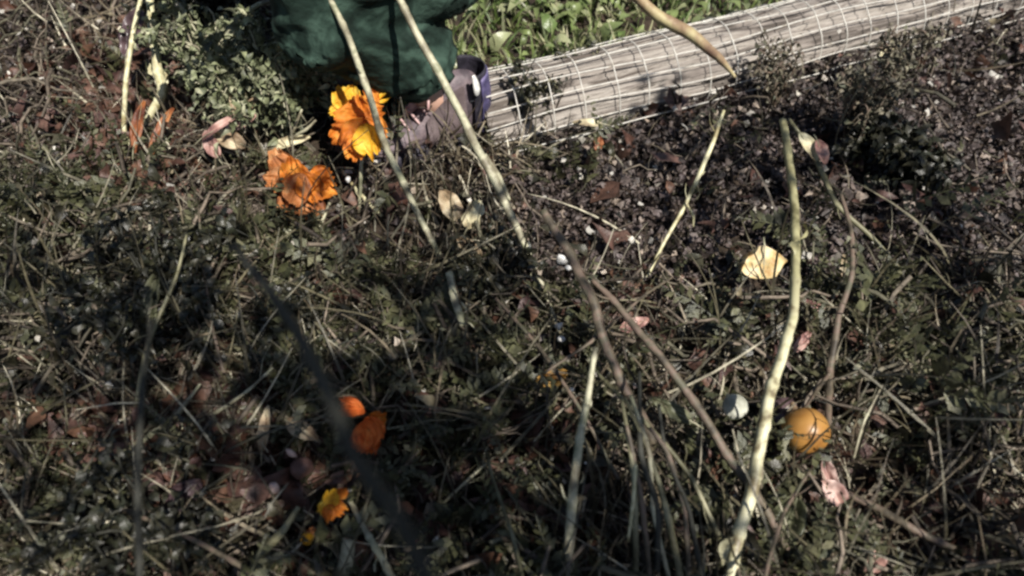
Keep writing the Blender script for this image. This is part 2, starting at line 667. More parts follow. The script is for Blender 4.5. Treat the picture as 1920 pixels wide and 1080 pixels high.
# lawn beyond the log
m_grass = island_mat('grass', [(0.07, 0.11, 0.03), (0.13, 0.19, 0.05), (0.22, 0.27, 0.10), (0.36, 0.34, 0.20), (0.10, 0.15, 0.05), (0.42, 0.38, 0.26)], rough=.45, noise_scale=15, trans=.3, amount=.3)
x, y = scatter(22000, lambda x, y, px, py: lawn(x, y) * not_log(x, y), x0=-.6, x1=4.5, y0=1.2, y1=4.6)
P = np.stack([x, y, gz(x, y)], 1)
R = rot_mats(len(x), tilt=rng.normal(0, .45, len(x)), roll=rng.normal(0, .3, len(x)))
V, Fq = batch([blade_t(k, .12, .7) for k in range(8)], P, R, rng.uniform(.035, .09, len(x)))
props(link('grass', np_mesh('grass', V, Fq), m_grass), kind='stuff', label='bright sunlit grass beyond the log')
m_lawnleaf = island_mat('lawn_leaf', [(0.11, 0.17, 0.05), (0.26, 0.32, 0.12), (0.16, 0.20, 0.08), (0.50, 0.50, 0.30)], rough=.35, noise_scale=20, trans=.3, amount=.3)
x, y = scatter(1500, lambda x, y, px, py: lawn(x, y) * not_log(x, y) * (.2 + .8 * blob(px, py, 1080, 40, 200, 60)), x0=-.6, x1=4.5, y0=1.2, y1=4.2)
cover('lawn_weeds', m_lawnleaf, leafs, x, y, 0.02, 0.08, .03, .065, .5, .5, label='broad pale green weed leaves among the grass')

# ================================================================== LOG AND WIRE MESH
m_log = mottled_mat('weathered_wood', [(0.075, 0.062, 0.052), (0.23, 0.20, 0.175), (0.36, 0.325, 0.285), (0.11, 0.09, 0.075)], [.38, .46, .55, .64], scale=9, stretch=(1, 1, 1), rough=.8, bump=1, bscale=60, dist=.012, distort=1.0)
# stretch the grain along the log axis through a rotated mapping
mp = [n for n in m_log.node_tree.nodes if n.type == 'MAPPING'][0]
mp.vector_type = 'TEXTURE'
mp.inputs['Rotation'].default_value = (0, 0, math.atan2(LDIR.y, LDIR.x))
mp.inputs['Scale'].default_value = (4.0, .38, .38)
LR = 0.09
LL = 2.9
logroot = empty('garden_log', (LOG_A.x, LOG_A.y, 0), 'long weathered grey log edging the bed beneath the wire mesh', 'log')


def logp(s, ang, r, cz=0.03):
    """point on the log: s along, ang 0 = camera side, 90 = top"""
    b = Vector((LOG_A.x, LOG_A.y, cz)) + LDIR * s
    return b - LNRM * (math.cos(ang) * r) + Vector((0, 0, math.sin(ang) * r))


V = []
NS, NA = 240, 80
for i in range(NS):
    s = LL * i / (NS - 1)
    for k in range(NA):
        an = 2 * math.pi * k / NA
        r = LR * (1 + .10 * mn.noise(Vector((s * 2.2, math.cos(an) * 1.5, math.sin(an) * 1.5)))
                  + .06 * mn.noise(Vector((s * 5, math.cos(an) * 7, math.sin(an) * 7)))
                 + .05 * mn.noise(Vector((s * 9, math.cos(an) * 16, math.sin(an) * 16))) + .03 * mn.noise(Vector((s * 60, math.cos(an) * 12, math.sin(an) * 12))))
        r *= 1 + .13 * math.sin(an * 2 + 2.6)
        cr = abs(mn.noise(Vector((s * 1.6 + 4, math.cos(an) * 9, math.sin(an) * 9))))
        if cr < .10:
            r -= .020 * (1 - cr / .10)
        V.append(tuple(logp(s, an, r)))
Fq = grid_faces(NS, NA, True)
link('bark', py_mesh('bark', V, Fq), m_log, logroot)
m_end = mottled_mat('log_end', [(0.10, 0.07, 0.05), (0.22, 0.17, 0.12)], scale=30, rough=.85)
V = []
rings = 7
for j in range(rings):
    for k in range(NA):
        an = 2 * math.pi * k / NA
        rr = LR * (j / (rings - 1)) * .99
        V.append(tuple(logp(.002 - .006 * mn.noise(Vector((math.cos(an) * j, math.sin(an) * j, 3))), an, rr)))
link('cut_end', py_mesh('cut_end', V, grid_faces(rings, NA, True)), m_end, logroot)

m_wire = mottled_mat('galvanised_wire', [(0.42, 0.40, 0.36), (0.62, 0.60, 0.54), (0.30, 0.25, 0.18)], [.35, .55, .75], scale=40, rough=.4, bump=.2)
wroot = empty('wire_mesh', (LOG_A.x, LOG_A.y, .1), 'pale galvanised wire mesh stretched over the log', 'wire mesh')
angs = [-22, 2, 22, 42, 62, 84, 108, 134, 155]
for q, ad in enumerate(angs):
    pts = []
    s0 = (-.02, .0, -.01, .0, -.03, .02, .0, .01, -.02)[q]
    for i in range(60):
        s = s0 + (LL + .2) * i / 59
        r = LR * 1.20 + .007 * mn.noise(Vector((s * 4, q * 3.1, 0)))
        p = logp(s, math.radians(ad + 9 * mn.noise(Vector((s * 2.5, q * 2.0, 5)))), r)
        if q == 0:
            p = logp(s, math.radians(-10), r + .03)
            p.z = max(.018, gzf(p) + .022)
        pts.append(p)
    v, f = tube(pts, [.0017] * 60, 6)
    link('long_wire', py_mesh('long_wire', v, f), m_wire, wroot)
s = .075
k = 0
while s < LL:
    pts = []
    for i in range(24):
        ad = -22 + 168 * i / 23
        pts.append(logp(s + .006 * mn.noise(Vector((s * 9, ad * .02, 1))), math.radians(ad), LR * 1.20 + .0025 + .004 * mn.noise(Vector((s, ad * .05, 8)))))
    v, f = tube(pts, [.0015] * 24, 6)
    link('cross_wire', py_mesh('cross_wire', v, f), m_wire, wroot)
    s += .088 + random.uniform(-.01, .01)

# ================================================================== STALKS
m_st_pale = mottled_mat('stalk_pale', [(0.26, 0.22, 0.11), (0.46, 0.43, 0.25), (0.60, 0.57, 0.37), (0.38, 0.34, 0.20)], [.38, .46, .54, .64], scale=30, rough=.45, bump=.4, bscale=150)
m_st_tan = mottled_mat('stalk_tan', [(0.17, 0.15, 0.10), (0.30, 0.28, 0.19), (0.44, 0.42, 0.29), (0.24, 0.24, 0.15)], [.38, .46, .54, .64], scale=30, rough=.5, bump=.4, bscale=150)
m_st_brown = mottled_mat('stalk_brown', [(0.05, 0.04, 0.028), (0.11, 0.09, 0.06), (0.15, 0.105, 0.08), (0.09, 0.085, 0.055)], [.38, .46, .54, .64], scale=30, rough=.6, bump=.4, bscale=150)
m_st_green = mottled_mat('stalk_green', [(0.08, 0.075, 0.04), (0.16, 0.15, 0.085), (0.26, 0.245, 0.15)], scale=22, rough=.5, bump=.4, bscale=150)
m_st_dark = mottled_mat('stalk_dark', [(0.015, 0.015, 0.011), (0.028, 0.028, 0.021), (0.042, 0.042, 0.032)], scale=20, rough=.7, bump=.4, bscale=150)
SM = dict(pale=m_st_pale, tan=m_st_tan, brown=m_st_brown, green=m_st_green, dark=m_st_dark)


def stalk_geo(pts, seed=0, node=.10, sides=10, wob=.12):
    W = [at(p[0], p[1], p[2]) for p in pts]
    rad = [p[3] * .43 * px_size(wp) for p, wp in zip(pts, W)]
    n = 10
    cm = catmull([tuple(p) for p in W], n)
    path = []
    for i in range(len(cm)):
        a = min(i // n, len(W) - 2)
        lin = np.array(W[a].lerp(W[a + 1], i / n - a))
        path.append(cm[i] * .45 + lin * .55)
    rr = []
    for i in range(len(path)):
        a = min(i // n, len(rad) - 2)
        t = i / n - a
        rr.append(rad[a] * (1 - t) + rad[a + 1] * t)
    r = random.Random(seed)
    d = 0
    nxt = node * r.uniform(.3, 1)
    out_r = list(rr)
    for i in range(1, len(path)):
        d += float(np.linalg.norm(path[i] - path[i - 1]))
        path[i] = path[i] + np.array([mn.noise(Vector((d * 14, seed, k))) * rr[i] * .45 for k in range(3)])
        if d > nxt:
            out_r[i] = rr[i] * 1.22
            nxt = d + node * r.uniform(.7, 1.3)
    return [Vector(tuple(p)) for p in path], out_r


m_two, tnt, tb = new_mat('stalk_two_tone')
src = m_st_pale.node_tree
tcn = tnt.nodes.new('ShaderNodeTexCoord')
sep = tnt.nodes.new('ShaderNodeSeparateXYZ')
nn = tnt.nodes.new('ShaderNodeTexNoise')
nn.inputs['Scale'].default_value = 35
nn.inputs['Detail'].default_value = 6
tnt.links.new(tcn.outputs['Object'], sep.inputs[0])
tnt.links.new(tcn.outputs['Object'], nn.inputs['Vector'])
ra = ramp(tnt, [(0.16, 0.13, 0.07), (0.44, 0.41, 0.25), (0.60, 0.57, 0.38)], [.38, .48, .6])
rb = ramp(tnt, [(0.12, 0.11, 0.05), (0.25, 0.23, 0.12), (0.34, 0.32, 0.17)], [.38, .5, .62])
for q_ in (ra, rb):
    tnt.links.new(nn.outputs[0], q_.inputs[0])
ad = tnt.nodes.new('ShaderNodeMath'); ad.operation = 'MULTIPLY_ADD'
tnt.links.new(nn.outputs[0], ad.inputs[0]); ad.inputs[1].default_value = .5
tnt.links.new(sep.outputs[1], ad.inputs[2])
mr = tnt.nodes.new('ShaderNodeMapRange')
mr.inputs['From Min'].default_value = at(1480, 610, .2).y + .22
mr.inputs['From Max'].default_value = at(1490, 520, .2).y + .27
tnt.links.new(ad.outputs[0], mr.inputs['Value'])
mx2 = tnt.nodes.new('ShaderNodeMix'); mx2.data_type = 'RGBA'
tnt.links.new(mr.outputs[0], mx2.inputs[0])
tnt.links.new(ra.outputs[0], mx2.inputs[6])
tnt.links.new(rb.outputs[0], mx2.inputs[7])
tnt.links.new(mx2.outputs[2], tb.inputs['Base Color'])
tb.inputs['Roughness'].default_value = .5
bpp = tnt.nodes.new('ShaderNodeBump'); bpp.inputs['Strength'].default_value = .5; bpp.inputs['Distance'].default_value = .003
tnt.links.new(nn.outputs[0], bpp.inputs['Height']); tnt.links.new(bpp.outputs[0], tb.inputs['Normal'])
SM['two'] = m_two

STALKS = []


def stalk(label, pts, mat, seed=0, shoots=(), node=.10, name='dry_stalk', cat='stalk', split=False, sheath=0):
    """pts: (px, py, height above ground, width in photo pixels)"""
    path, rad = stalk_geo(pts, seed, node)
    base = min(path, key=lambda p: p.z)
    root = empty(name, tuple(base), label, cat, 'dry stalks standing and lying in the bed')
    v, f = tube(path, rad, 12, wob=.10, seed=seed, ribs=5)
    link('stem', py_mesh('stem', v, f), SM[mat], root)
    for j, sp in enumerate(shoots):
        p2, r2 = stalk_geo(sp, seed + 31 + j, node)
        v, f = tube(p2, r2, 8, wob=.12, seed=seed + j)
        link('side_shoot', py_mesh('side_shoot', v, f), SM[mat], root)
    if split is False and node < 1:
        rs = random.Random(seed * 13 + 5)
        for j in range(rs.randint(1, 4)):
            i = rs.randrange(2, len(path) - 2)
            t = (path[i + 1] - path[i]).normalized()
            sd_ = t.orthogonal().normalized()
            sd_.rotate(Matrix.Rotation(rs.uniform(0, 6.28), 3, t))
            L = rs.uniform(.015, .055)
            e = path[i] + sd_ * L * .6 + t * L * rs.choice((1, 1, -.6))
            mid = path[i].lerp(e, .5) + sd_ * L * .12
            v, f = tube([path[i], mid, e], [rad[i] * .34, rad[i] * .24, rad[i] * .13], 6, wob=.2, seed=j)
            link('side_shoot', py_mesh('side_shoot', v, f), SM[mat], root)
    # dry sheaths peeling off the nodes
    for j in range(sheath):
        r = random.Random(seed * 7 + j)
        i = r.randrange(3, len(path) - 3)
        t = (path[i + 1] - path[i - 1]).normalized()
        side = (t.orthogonal().normalized())
        side.rotate(Matrix.Rotation(r.uniform(0, 6.28), 3, t))
        q = t.cross(side)
        L = rad[i] * r.uniform(3, 6)
        lv, lf = leaf_t(.42, .7, .5, rows=7, wob=.06, seed=seed + j)
        sgn = r.choice((-1, 1))
        vv = [tuple(path[i] + side * (rad[i] * .8 + z * L * .7 + yy * L * .35) + t * (yy * L * sgn) + q * (xx * L)) for xx, yy, z in lv]
        link('sheath', py_mesh('sheath', vv, lf), SM[mat], root)
    STALKS.append(root)
    return root


stalk('straight tan stalk rising in front of the orange flower to the top edge',
      [(826, 486, .02, 13), (780, 392, .10, 14), (722, 272, .22, 15), (690, 170, .32, 15), (655, 75, .40, 14), (612, -20, .48, 13), (575, -110, .54, 12)], 'tan', 1, sheath=1)
stalk('long pale stalk leaning past the boot with a forked side shoot',
      [(1050, 625, .01, 9), (1020, 545, .05, 10), (990, 470, .10, 14), (905, 295, .24, 19), (830, 150, .36, 17), (775, 50, .43, 16), (735, -30, .48, 15), (700, -100, .52, 13)], 'tan', 2,
      shoots=[[(908, 290, .24, 12), (935, 330, .20, 11), (955, 375, .16, 7)]], sheath=1)
stalk('slender yellow stalk slanting between log and pale leaf',
      [(1212, 522, .01, 6), (1245, 455, .05, 8), (1285, 385, .09, 9), (1325, 295, .15, 11), (1358, 208, .20, 7)], 'pale', 3,
      shoots=[[(1287, 382, .09, 6), (1300, 405, .07, 6), (1300, 425, .05, 3)]])
stalk('thick pale yellow stalk bent beside the amber onion',
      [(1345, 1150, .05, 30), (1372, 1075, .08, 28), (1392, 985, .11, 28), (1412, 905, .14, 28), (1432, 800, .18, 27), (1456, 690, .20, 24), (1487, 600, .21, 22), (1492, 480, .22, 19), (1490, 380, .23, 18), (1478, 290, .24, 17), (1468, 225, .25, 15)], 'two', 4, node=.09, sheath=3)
stalk('pale grey stalk standing upright at the bottom centre',
      [(1062, 1150, .02, 24), (1066, 1060, .07, 24), (1072, 950, .12, 22), (1085, 840, .17, 19), (1100, 750, .21, 15), (1117, 650, .25, 11)], 'tan', 5, node=.08, sheath=2)
stalk('dull brown stalk bending down the middle toward the stalk bundle',
      [(1018, 395, .28, 17), (1065, 470, .25, 20), (1108, 560, .22, 22), (1140, 660, .18, 21), (1180, 740, .14, 22), (1225, 830, .08, 22)], 'brown', 6)
stalk('reddish brown stalk crossing under the thick pale stalk',
      [(1110, 525, .22, 12), (1160, 575, .21, 15), (1235, 665, .19, 17), (1310, 765, .16, 19), (1360, 850, .13, 20), (1420, 930, .10, 19), (1475, 1030, .05, 17)], 'brown', 7)
stalk('grey brown twig running below the amber onion to the right',
      [(1455, 850, .03, 9), (1500, 880, .05, 12), (1570, 918, .06, 15), (1640, 950, .07, 17), (1700, 985, .08, 18), (1790, 1030, .08, 16)], 'brown', 8)
stalk('broad dark blurred stalk close to the camera at the lower left',
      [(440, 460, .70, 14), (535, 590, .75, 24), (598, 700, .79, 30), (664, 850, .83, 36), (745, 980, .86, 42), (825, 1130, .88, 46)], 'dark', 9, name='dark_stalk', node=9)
stalk('pale knobbly stalk at the bottom edge left of centre',
      [(655, 935, .09, 10), (680, 985, .12, 13), (712, 1040, .15, 15), (745, 1105, .18, 16)], 'tan', 10, node=.03)
stalk('thin pale twig slanting through the dark foliage at left',
      [(368, 795, .05, 9), (420, 764, .10, 8), (470, 728, .13, 7), (512, 690, .14, 5)], 'tan', 11)
stalk('short knobbly twig above the curled leaf at far left',
      [(262, 830, .04, 12), (300, 800, .06, 12), (335, 775, .08, 10), (375, 720, .12, 5)], 'tan', 12, node=.03)
stalk('pale leaning stalk along the far left edge',
      [(245, 300, .02, 11), (233, 240, .06, 10), (236, 150, .15, 10), (250, 60, .22, 10), (270, -30, .28, 8)], 'pale', 13)
stalk('thick yellow stalk with rusty base at the upper left',
      [(262, 262, .02, 13), (282, 215, .05, 15), (304, 170, .09, 22), (294, 110, .14, 19), (285, 50, .18, 17), (278, -40, .24, 14)], 'pale', 14, node=.06, sheath=2)
stalk('dull brown stalk curving down behind the amber onion',
      [(1575, 360, .22, 8), (1595, 430, .21, 10), (1598, 510, .19, 11), (1572, 600, .16, 14), (1556, 690, .12, 16), (1552, 800, .03, 14)], 'brown', 15,
      shoots=[[(1556, 700, .12, 10), (1530, 735, .09, 9), (1505, 770, .05, 6)]])
stalk('thin wiry pale stem right of the stalk bundle foot',
      [(1192, 872, .20, 8), (1187, 940, .16, 8), (1178, 1015, .12, 5)], 'pale', 16)
stalk('pale twig arching over the grey shrub at the top left',
      [(392, 118, .10, 7), (415, 80, .15, 9), (445, 38, .20, 10), (485, 8, .24, 10), (520, 2, .25, 8), (545, 20, .24, 6)], 'tan', 17)
stalk('short pale twig under the lower orange flower, left one',
      [(552, 405, .06, 6), (542, 440, .04, 8), (527, 488, .02, 8)], 'tan', 18)
stalk('short grey twig under the lower orange flower, right one',
      [(618, 380, .07, 6), (598, 430, .05, 8), (575, 480, .03, 9), (562, 522, .01, 6)], 'tan', 19)
stalk('yellow green twig ending beside the tan stalk below the orange flower',
      [(640, 318, .07, 6), (668, 355, .05, 7), (690, 380, .04, 9), (716, 405, .03, 6)], 'pale', 20)
stalk('pale broken stalk piece below the straight tan stalk',
      [(842, 512, .13, 17), (852, 560, .12, 19), (868, 612, .10, 14)], 'tan', 21)
stalk('thin bright twig pointing up from the bottom centre litter',
      [(820, 955, .04, 6), (850, 925, .06, 7), (885, 893, .08, 6), (925, 858, .08, 4)], 'tan', 22)
stalk('thin white stick poking in from the right side',
      [(1642, 701, .05, 5), (1680, 707, .06, 8), (1730, 712, .05, 7), (1780, 700, .03, 5)], 'pale', 23)
stalk('mossy leaning stalk at the right edge of the bed',
      [(1480, 225, .10, 9), (1530, 300, .12, 11), (1570, 385, .12, 11), (1640, 450, .08, 10), (1700, 520, .03, 9)], 'green', 24)
stalk('broad pale stump of a stalk at the bottom edge left',
      [(655, 1010, .10, 28), (645, 1060, .08, 32), (632, 1130, .04, 34)], 'tan', 25, node=.2)
stalk('greenish stem under the small yellow flower near the bottom',
      [(605, 960, .12, 11), (594, 1010, .08, 12), (590, 1100, .02, 13)], 'green', 26)
stalk('pale grey twig curving up at the bottom left',
      [(462, 1100, .05, 22), (490, 1040, .09, 22), (525, 1000, .11, 18), (560, 950, .12, 10)], 'green', 27, node=.2)

# two slanting shadowed stalks in the dark left
stalk('dark stem standing in the shaded far left corner',
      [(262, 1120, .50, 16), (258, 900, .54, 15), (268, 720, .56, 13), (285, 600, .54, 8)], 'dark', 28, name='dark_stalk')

for lab, pts_, mt_, sd_ in [
    ('pale broken stem slanting down left of centre beneath the straight tan stalk', [(868, 640, .06, 9), (905, 740, .05, 10), (960, 850, .03, 9)], 'green', 70),
    ('thin brown stem crossing the middle above the ochre leaf', [(930, 560, .12, 7), (1010, 650, .13, 8), (1090, 770, .12, 8), (1160, 900, .08, 8)], 'brown', 71),
    ('olive stem fanning out right of the stalk bundle top', [(1120, 700, .14, 8), (1200, 780, .15, 10), (1300, 900, .12, 11), (1350, 1010, .08, 10)], 'green', 72),
    ('thin dull stem slanting from the onion down to the bottom edge', [(1520, 880, .10, 6), (1470, 960, .13, 8), (1440, 1060, .15, 9), (1425, 1120, .16, 9)], 'brown', 73),
    ('straggling dark stem across the lower left corner', [(240, 960, .14, 9), (340, 1000, .16, 10), (450, 1060, .18, 11), (520, 1120, .18, 11)], 'brown', 74),
    ('grey stem leaning left in the lower middle dark litter', [(985, 1110, .16, 10), (960, 1000, .14, 9), (925, 900, .10, 7), (905, 820, .06, 5)], 'green', 75),
    ('thin brown stem rising steeply in the dark left middle', [(420, 700, .10, 7), (395, 600, .14, 7), (380, 480, .18, 6), (372, 390, .20, 4)], 'brown', 76),
    ('thin olive stem slanting right above the curled leaf', [(255, 760, .10, 9), (275, 650, .15, 9), (330, 520, .20, 7), (350, 440, .22, 5)], 'green', 77),
    ('short dull stem crossing the brown stalks near the middle', [(1020, 700, .16, 6), (1110, 640, .18, 7), (1200, 560, .18, 6), (1260, 520, .16, 4)], 'brown', 78),
    ('slim pale stem leaning right of the amber onion', [(1600, 860, .05, 6), (1620, 790, .09, 6), (1650, 730, .12, 5)], 'tan', 79)]:
    stalk(lab, pts_, mt_, sd_)

# bundle of stalks
b0 = at(1262, 1130, .02)
root = empty('stalk_bundle', tuple(b0), 'sheaf of olive brown stalks fanning down at the bottom right of centre', 'stalks')
for j in range(7):
    r = random.Random(j)
    tx = 1185 + j * 11 + r.uniform(-5, 5)
    bx = 1195 + j * 20
    pts = [(tx - 30 + r.uniform(-30, 20), 720 + r.uniform(-30, 110), .20, 8), (tx + r.uniform(-12, 12), 850, .18, r.uniform(8, 15)), ((tx + bx) / 2 + r.uniform(-12, 18), 960, .13, r.uniform(9, 17)), (bx + r.uniform(-12, 12), 1120, .05, r.uniform(10, 18))]
    path, rad = stalk_geo(pts, 60 + j)
    v, f = tube(path, rad, 8, wob=.15, seed=j, ribs=4)
    link('stalk', py_mesh('stalk', v, f), (m_st_green, m_st_brown, m_st_dark, m_st_tan)[j % 4], root)

# ================================================================== LEAVES that stand out
def mesh_leaf(cx, cy, h, lpx, wpx, ang, seed, lobes=0, curl=.2, fold=.25, crumple=.12, toward=.35, droop=0):
    """a real curled leaf blade: centre in photo px, size in px there, turned by ang, facing partly up"""
    h = h + .03
    c = at(cx, cy, h)
    s = px_size(c)
    L, Wd = lpx * s, wpx * s
    # plane: x right, y' tilted between ground y and up
    ax = Vector((1, 0, 0))
    tl = math.radians(90 * toward)
    ay = Vector((0, math.cos(tl), math.sin(tl)))
    an = ax.cross(ay)
    d = ax * math.cos(ang) + ay * math.sin(ang)
    q = an.cross(d)
    nu, nv = 17, 11
    V = []
    for i in range(nu):
        t = i / (nu - 1)
        wv = (math.sin(math.pi * (0.03 + .94 * t ** .85)) ** .7)
        if lobes:
            wv *= 1 + .22 * math.sin(t * math.pi * 2 * lobes + seed)
        for j in range(nv):
            u = j / (nv - 1) * 2 - 1
            z = -curl * L * ((t - .5) ** 2) * 2 + fold * Wd * abs(u) * .5 + crumple * Wd * mn.noise(Vector((t * 3.5 + seed, u * 2.2, seed * .7)))
            z += .03 * Wd * math.sin(t * 22) * abs(u) - droop * t * t * L
            edge = 1 + .12 * mn.noise(Vector((t * 9, seed, u * 3)))
            p = c + d * ((t - .5) * L) + q * (u * .5 * Wd * wv * edge) + an * z
            V.append(tuple(p))
    Fq = grid_faces(nu, nv)
    return c, V, Fq, (d, q, an, L, Wd)


def fan_leaf(label, cx, cy, h, wpx, hpx, mat, seed):
    c = at(cx, cy, h)
    s_ = px_size(c)
    tl = math.radians(48)
    ay = Vector((0, math.cos(tl), math.sin(tl)))
    an = Vector((1, 0, 0)).cross(ay)
    V = []
    nu, nv = 25, 13
    for i in range(nu):
        u = i / (nu - 1) * 2 - 1
        top = .5 * (1 - abs(u) ** 1.5) + .02 * mn.noise(Vector((u * 7, seed, 0)))
        bot = -.55 * (1 - abs(u + .05) ** 3.2) + .05 * mn.noise(Vector((u * 9, seed, 4)))
        top, bot = max(top, .02), min(bot, -.02)
        for j in range(nv):
            t = j / (nv - 1)
            y_ = bot + (top - bot) * t
            z = .10 * math.sin(u * 9 + seed) * (1 - t) * .5 + .16 * mn.noise(Vector((u * 2, y_ * 3, seed))) + .10 * abs(u) - .12 * u * u
            V.append(tuple(c + Vector((1, 0, 0)) * (u * .5 * wpx * s_) + ay * (y_ * hpx * s_) + an * (z * hpx * s_)))
    root = empty('yellow_leaf', tuple(c), label, 'leaf')
    o = link('blade', py_mesh('blade', V, grid_faces(nu, nv)), mat, root)
    solid(o)
    v, f = tube([c + ay * (hpx * s_ * q_) + an * (.006 + .008 * w_) for q_, w_ in ((-.48, 0), (-.2, .2), (.2, .2), (.5, 0), (.75, -.9))], [.0006, .001, .0013, .0016, .0015], 6)
    link('leaf_stalk', py_mesh('leaf_stalk', v, f), SM['tan'], root)
    return root


def solid(o, t=.0006):
    m = o.modifiers.new('thickness', 'SOLIDIFY')
    m.thickness = t
    m.offset = 0
    m2 = o.modifiers.new('smooth', 'SUBSURF')
    m2.levels = 1
    m2.render_levels = 1


def leaf(label, cx, cy, h, lpx, wpx, deg, mat, seed=0, name='fallen_leaf', cat='leaf', stem=True, **kw):
    c, V, Fq, (d, q, an, L, Wd) = mesh_leaf(cx, cy, h, lpx, wpx, math.radians(deg), seed, **kw)
    root = empty(name, tuple(c), label, cat, 'single fallen leaves in the bed')
    o = link('blade', py_mesh('blade', V, Fq), mat, root)
    solid(o)
    if stem:
        pts = [c - d * (L * (.5 - .04 * k)) + an * (.001) for k in range(0, 1)]
        path = [c - d * (L * .75) - an * (L * .12), c - d * (L * .6) - an * (L * .04), c - d * (L * .46), c, c + d * (L * .4)]
        zz = [0, 0, 0, .03 * L, .0]
        v, f = tube([p - an * z for p, z in zip(path, zz)], [.0009, .0011, .001, .0006, .0003], 6)
        link('leaf_stalk', py_mesh('leaf_stalk', v, f), SM['tan'], root)
    return root


m_l_yel = mottled_mat('leaf_yellow', [(0.38, 0.20, 0.06), (0.62, 0.46, 0.21), (0.72, 0.60, 0.36)], [.38, .48, .6], scale=34, rough=.5, trans=.15, bump=.5, bscale=90)
m_l_tan = mottled_mat('leaf_tan', [(0.18, 0.12, 0.07), (0.36, 0.27, 0.17), (0.54, 0.46, 0.31)], scale=30, rough=.5, trans=.15, bscale=90)
m_l_cream = mottled_mat('leaf_cream', [(0.30, 0.24, 0.15), (0.60, 0.54, 0.34), (0.74, 0.70, 0.50)], scale=30, rough=.45, trans=.15, bscale=90)
m_l_rust = mottled_mat('leaf_rust_big', [(0.10, 0.03, 0.015), (0.26, 0.09, 0.035), (0.42, 0.17, 0.06)], scale=25, rough=.45, trans=.2, bscale=90)
m_l_pink = mottled_mat('leaf_pink', [(0.20, 0.10, 0.09), (0.42, 0.24, 0.20), (0.58, 0.40, 0.34)], scale=30, rough=.4, trans=.15, bscale=90)
m_l_green = mottled_mat('leaf_sage', [(0.06, 0.065, 0.035), (0.12, 0.125, 0.07), (0.20, 0.20, 0.125)], scale=30, rough=.45, trans=.15, bscale=90)
m_l_purple = mottled_mat('leaf_purple', [(0.04, 0.025, 0.028), (0.08, 0.05, 0.055), (0.14, 0.10, 0.105)], scale=30, rough=.3, trans=.1, bscale=90)

fan_leaf('broad pale yellow fan shaped leaf with an ochre midrib on dark litter', 1430, 490, .10, 94, 60, m_l_yel, 3)
leaf('narrow yellow seed leaf under the log with a long stalk', 1102, 230, .03, 58, 15, 176, m_l_cream, 4, name='yellow_leaf')
leaf('cream torn leaf between the two tall tan stalks', 888, 402, .05, 62, 36, 65, m_l_cream, 5, lobes=2, crumple=.3)
leaf('tan folded leaf just left of the torn cream leaf', 845, 385, .04, 70, 40, 120, m_l_tan, 6, crumple=.3, fold=.5)
leaf('tan curled leaf below the torn cream leaf', 880, 465, .04, 60, 28, 140, m_l_tan, 7, fold=.7)
leaf('pale green folded leaf on the right side of the log', 1668, 96, .05, 40, 24, 20, m_l_cream, 8)
leaf('cream pointed leaf hanging from the mossy leaning stalk', 1516, 275, .12, 62, 26, -62, m_l_cream, 9, fold=.5)
leaf('pinkish tan pointed leaf hanging on the same mossy stalk', 1540, 285, .12, 50, 24, -75, m_l_pink, 10, fold=.5)
leaf('small tan leaf standing upright right of the thick pale stalk', 1580, 505, .05, 62, 14, 80, m_l_tan, 11, fold=.6)
leaf('mauve curved leaf arching right of the thick stalk bend', 1530, 575, .04, 62, 16, -20, m_l_pink, 12, curl=.7, toward=.6)
leaf('small pink leaf just left of the thick stalk bend', 1190, 608, .03, 60, 26, 20, m_l_pink, 13, crumple=.3)
leaf('grey sage leaf over the white bulb beside the brown stalk', 1262, 770, .08, 90, 30, 150, m_l_green, 14, crumple=.3)
leaf('broad sage green leaf at the foot of the thick pale stalk', 1470, 985, .02, 120, 70, 60, m_l_green, 15, crumple=.5, toward=.25)
leaf('narrow rust orange dead leaf left of the base of the yellow stalk', 258, 235, .07, 105, 22, 84, m_l_rust, 16, crumple=.3)
leaf('narrow dark rust leaf right beside the yellow stalk at upper left', 300, 245, .07, 105, 20, 70, m_l_rust, 17, crumple=.3)
leaf('dark plum leaf hanging at the top left corner', 248, 60, .18, 100, 40, 80, m_l_purple, 18, crumple=.3)
leaf('tan upright leaf left of the pink chip in shade', 496, 805, .08, 90, 22, 85, m_l_tan, 19, fold=.5)
leaf('ochre curled leaf above the round pinkish husk', 565, 805, .08, 70, 34, -30, m_l_tan, 20, crumple=.3)
leaf('dull ochre leaf half buried in the middle', 1035, 708, .04, 62, 40, 20, mottled_mat('leaf_ochre', [(0.18, 0.08, 0.02), (0.40, 0.22, 0.05), (0.5, 0.34, 0.12)], scale=30, rough=.4, trans=.15), 21, crumple=.3)
leaf('glossy dark purple leaf left of the amber onion', 1468, 770, .03, 60, 50, 40, m_l_purple, 23, crumple=.25)
leaf('reddish leaf at the bottom right corner', 1640, 1050, .03, 60, 40, 60, m_l_pink, 24, crumple=.25)
leaf('pale grey leaf curled at the left of the dark hollow', 540, 268, .07, 85, 22, 18, m_l_cream, 25, crumple=.25, fold=.6)
leaf('pink mauve leaf lying at lower left', 345, 935, .05, 85, 60, 50, m_l_purple, 26, crumple=.3)
leaf('sage leaf curled beside the short knobbly twig', 285, 560, .10, 120, 34, 85, m_l_green, 27, crumple=.3, fold=.5)
leaf('small orange leaf in the mulch below the log', 1122, 268, .03, 30, 20, 80, m_l_rust, 28)
leaf('pale tan leaf on the mulch at the right', 1505, 640, .04, 50, 22, 50, m_l_pink, 30, crumple=.3)

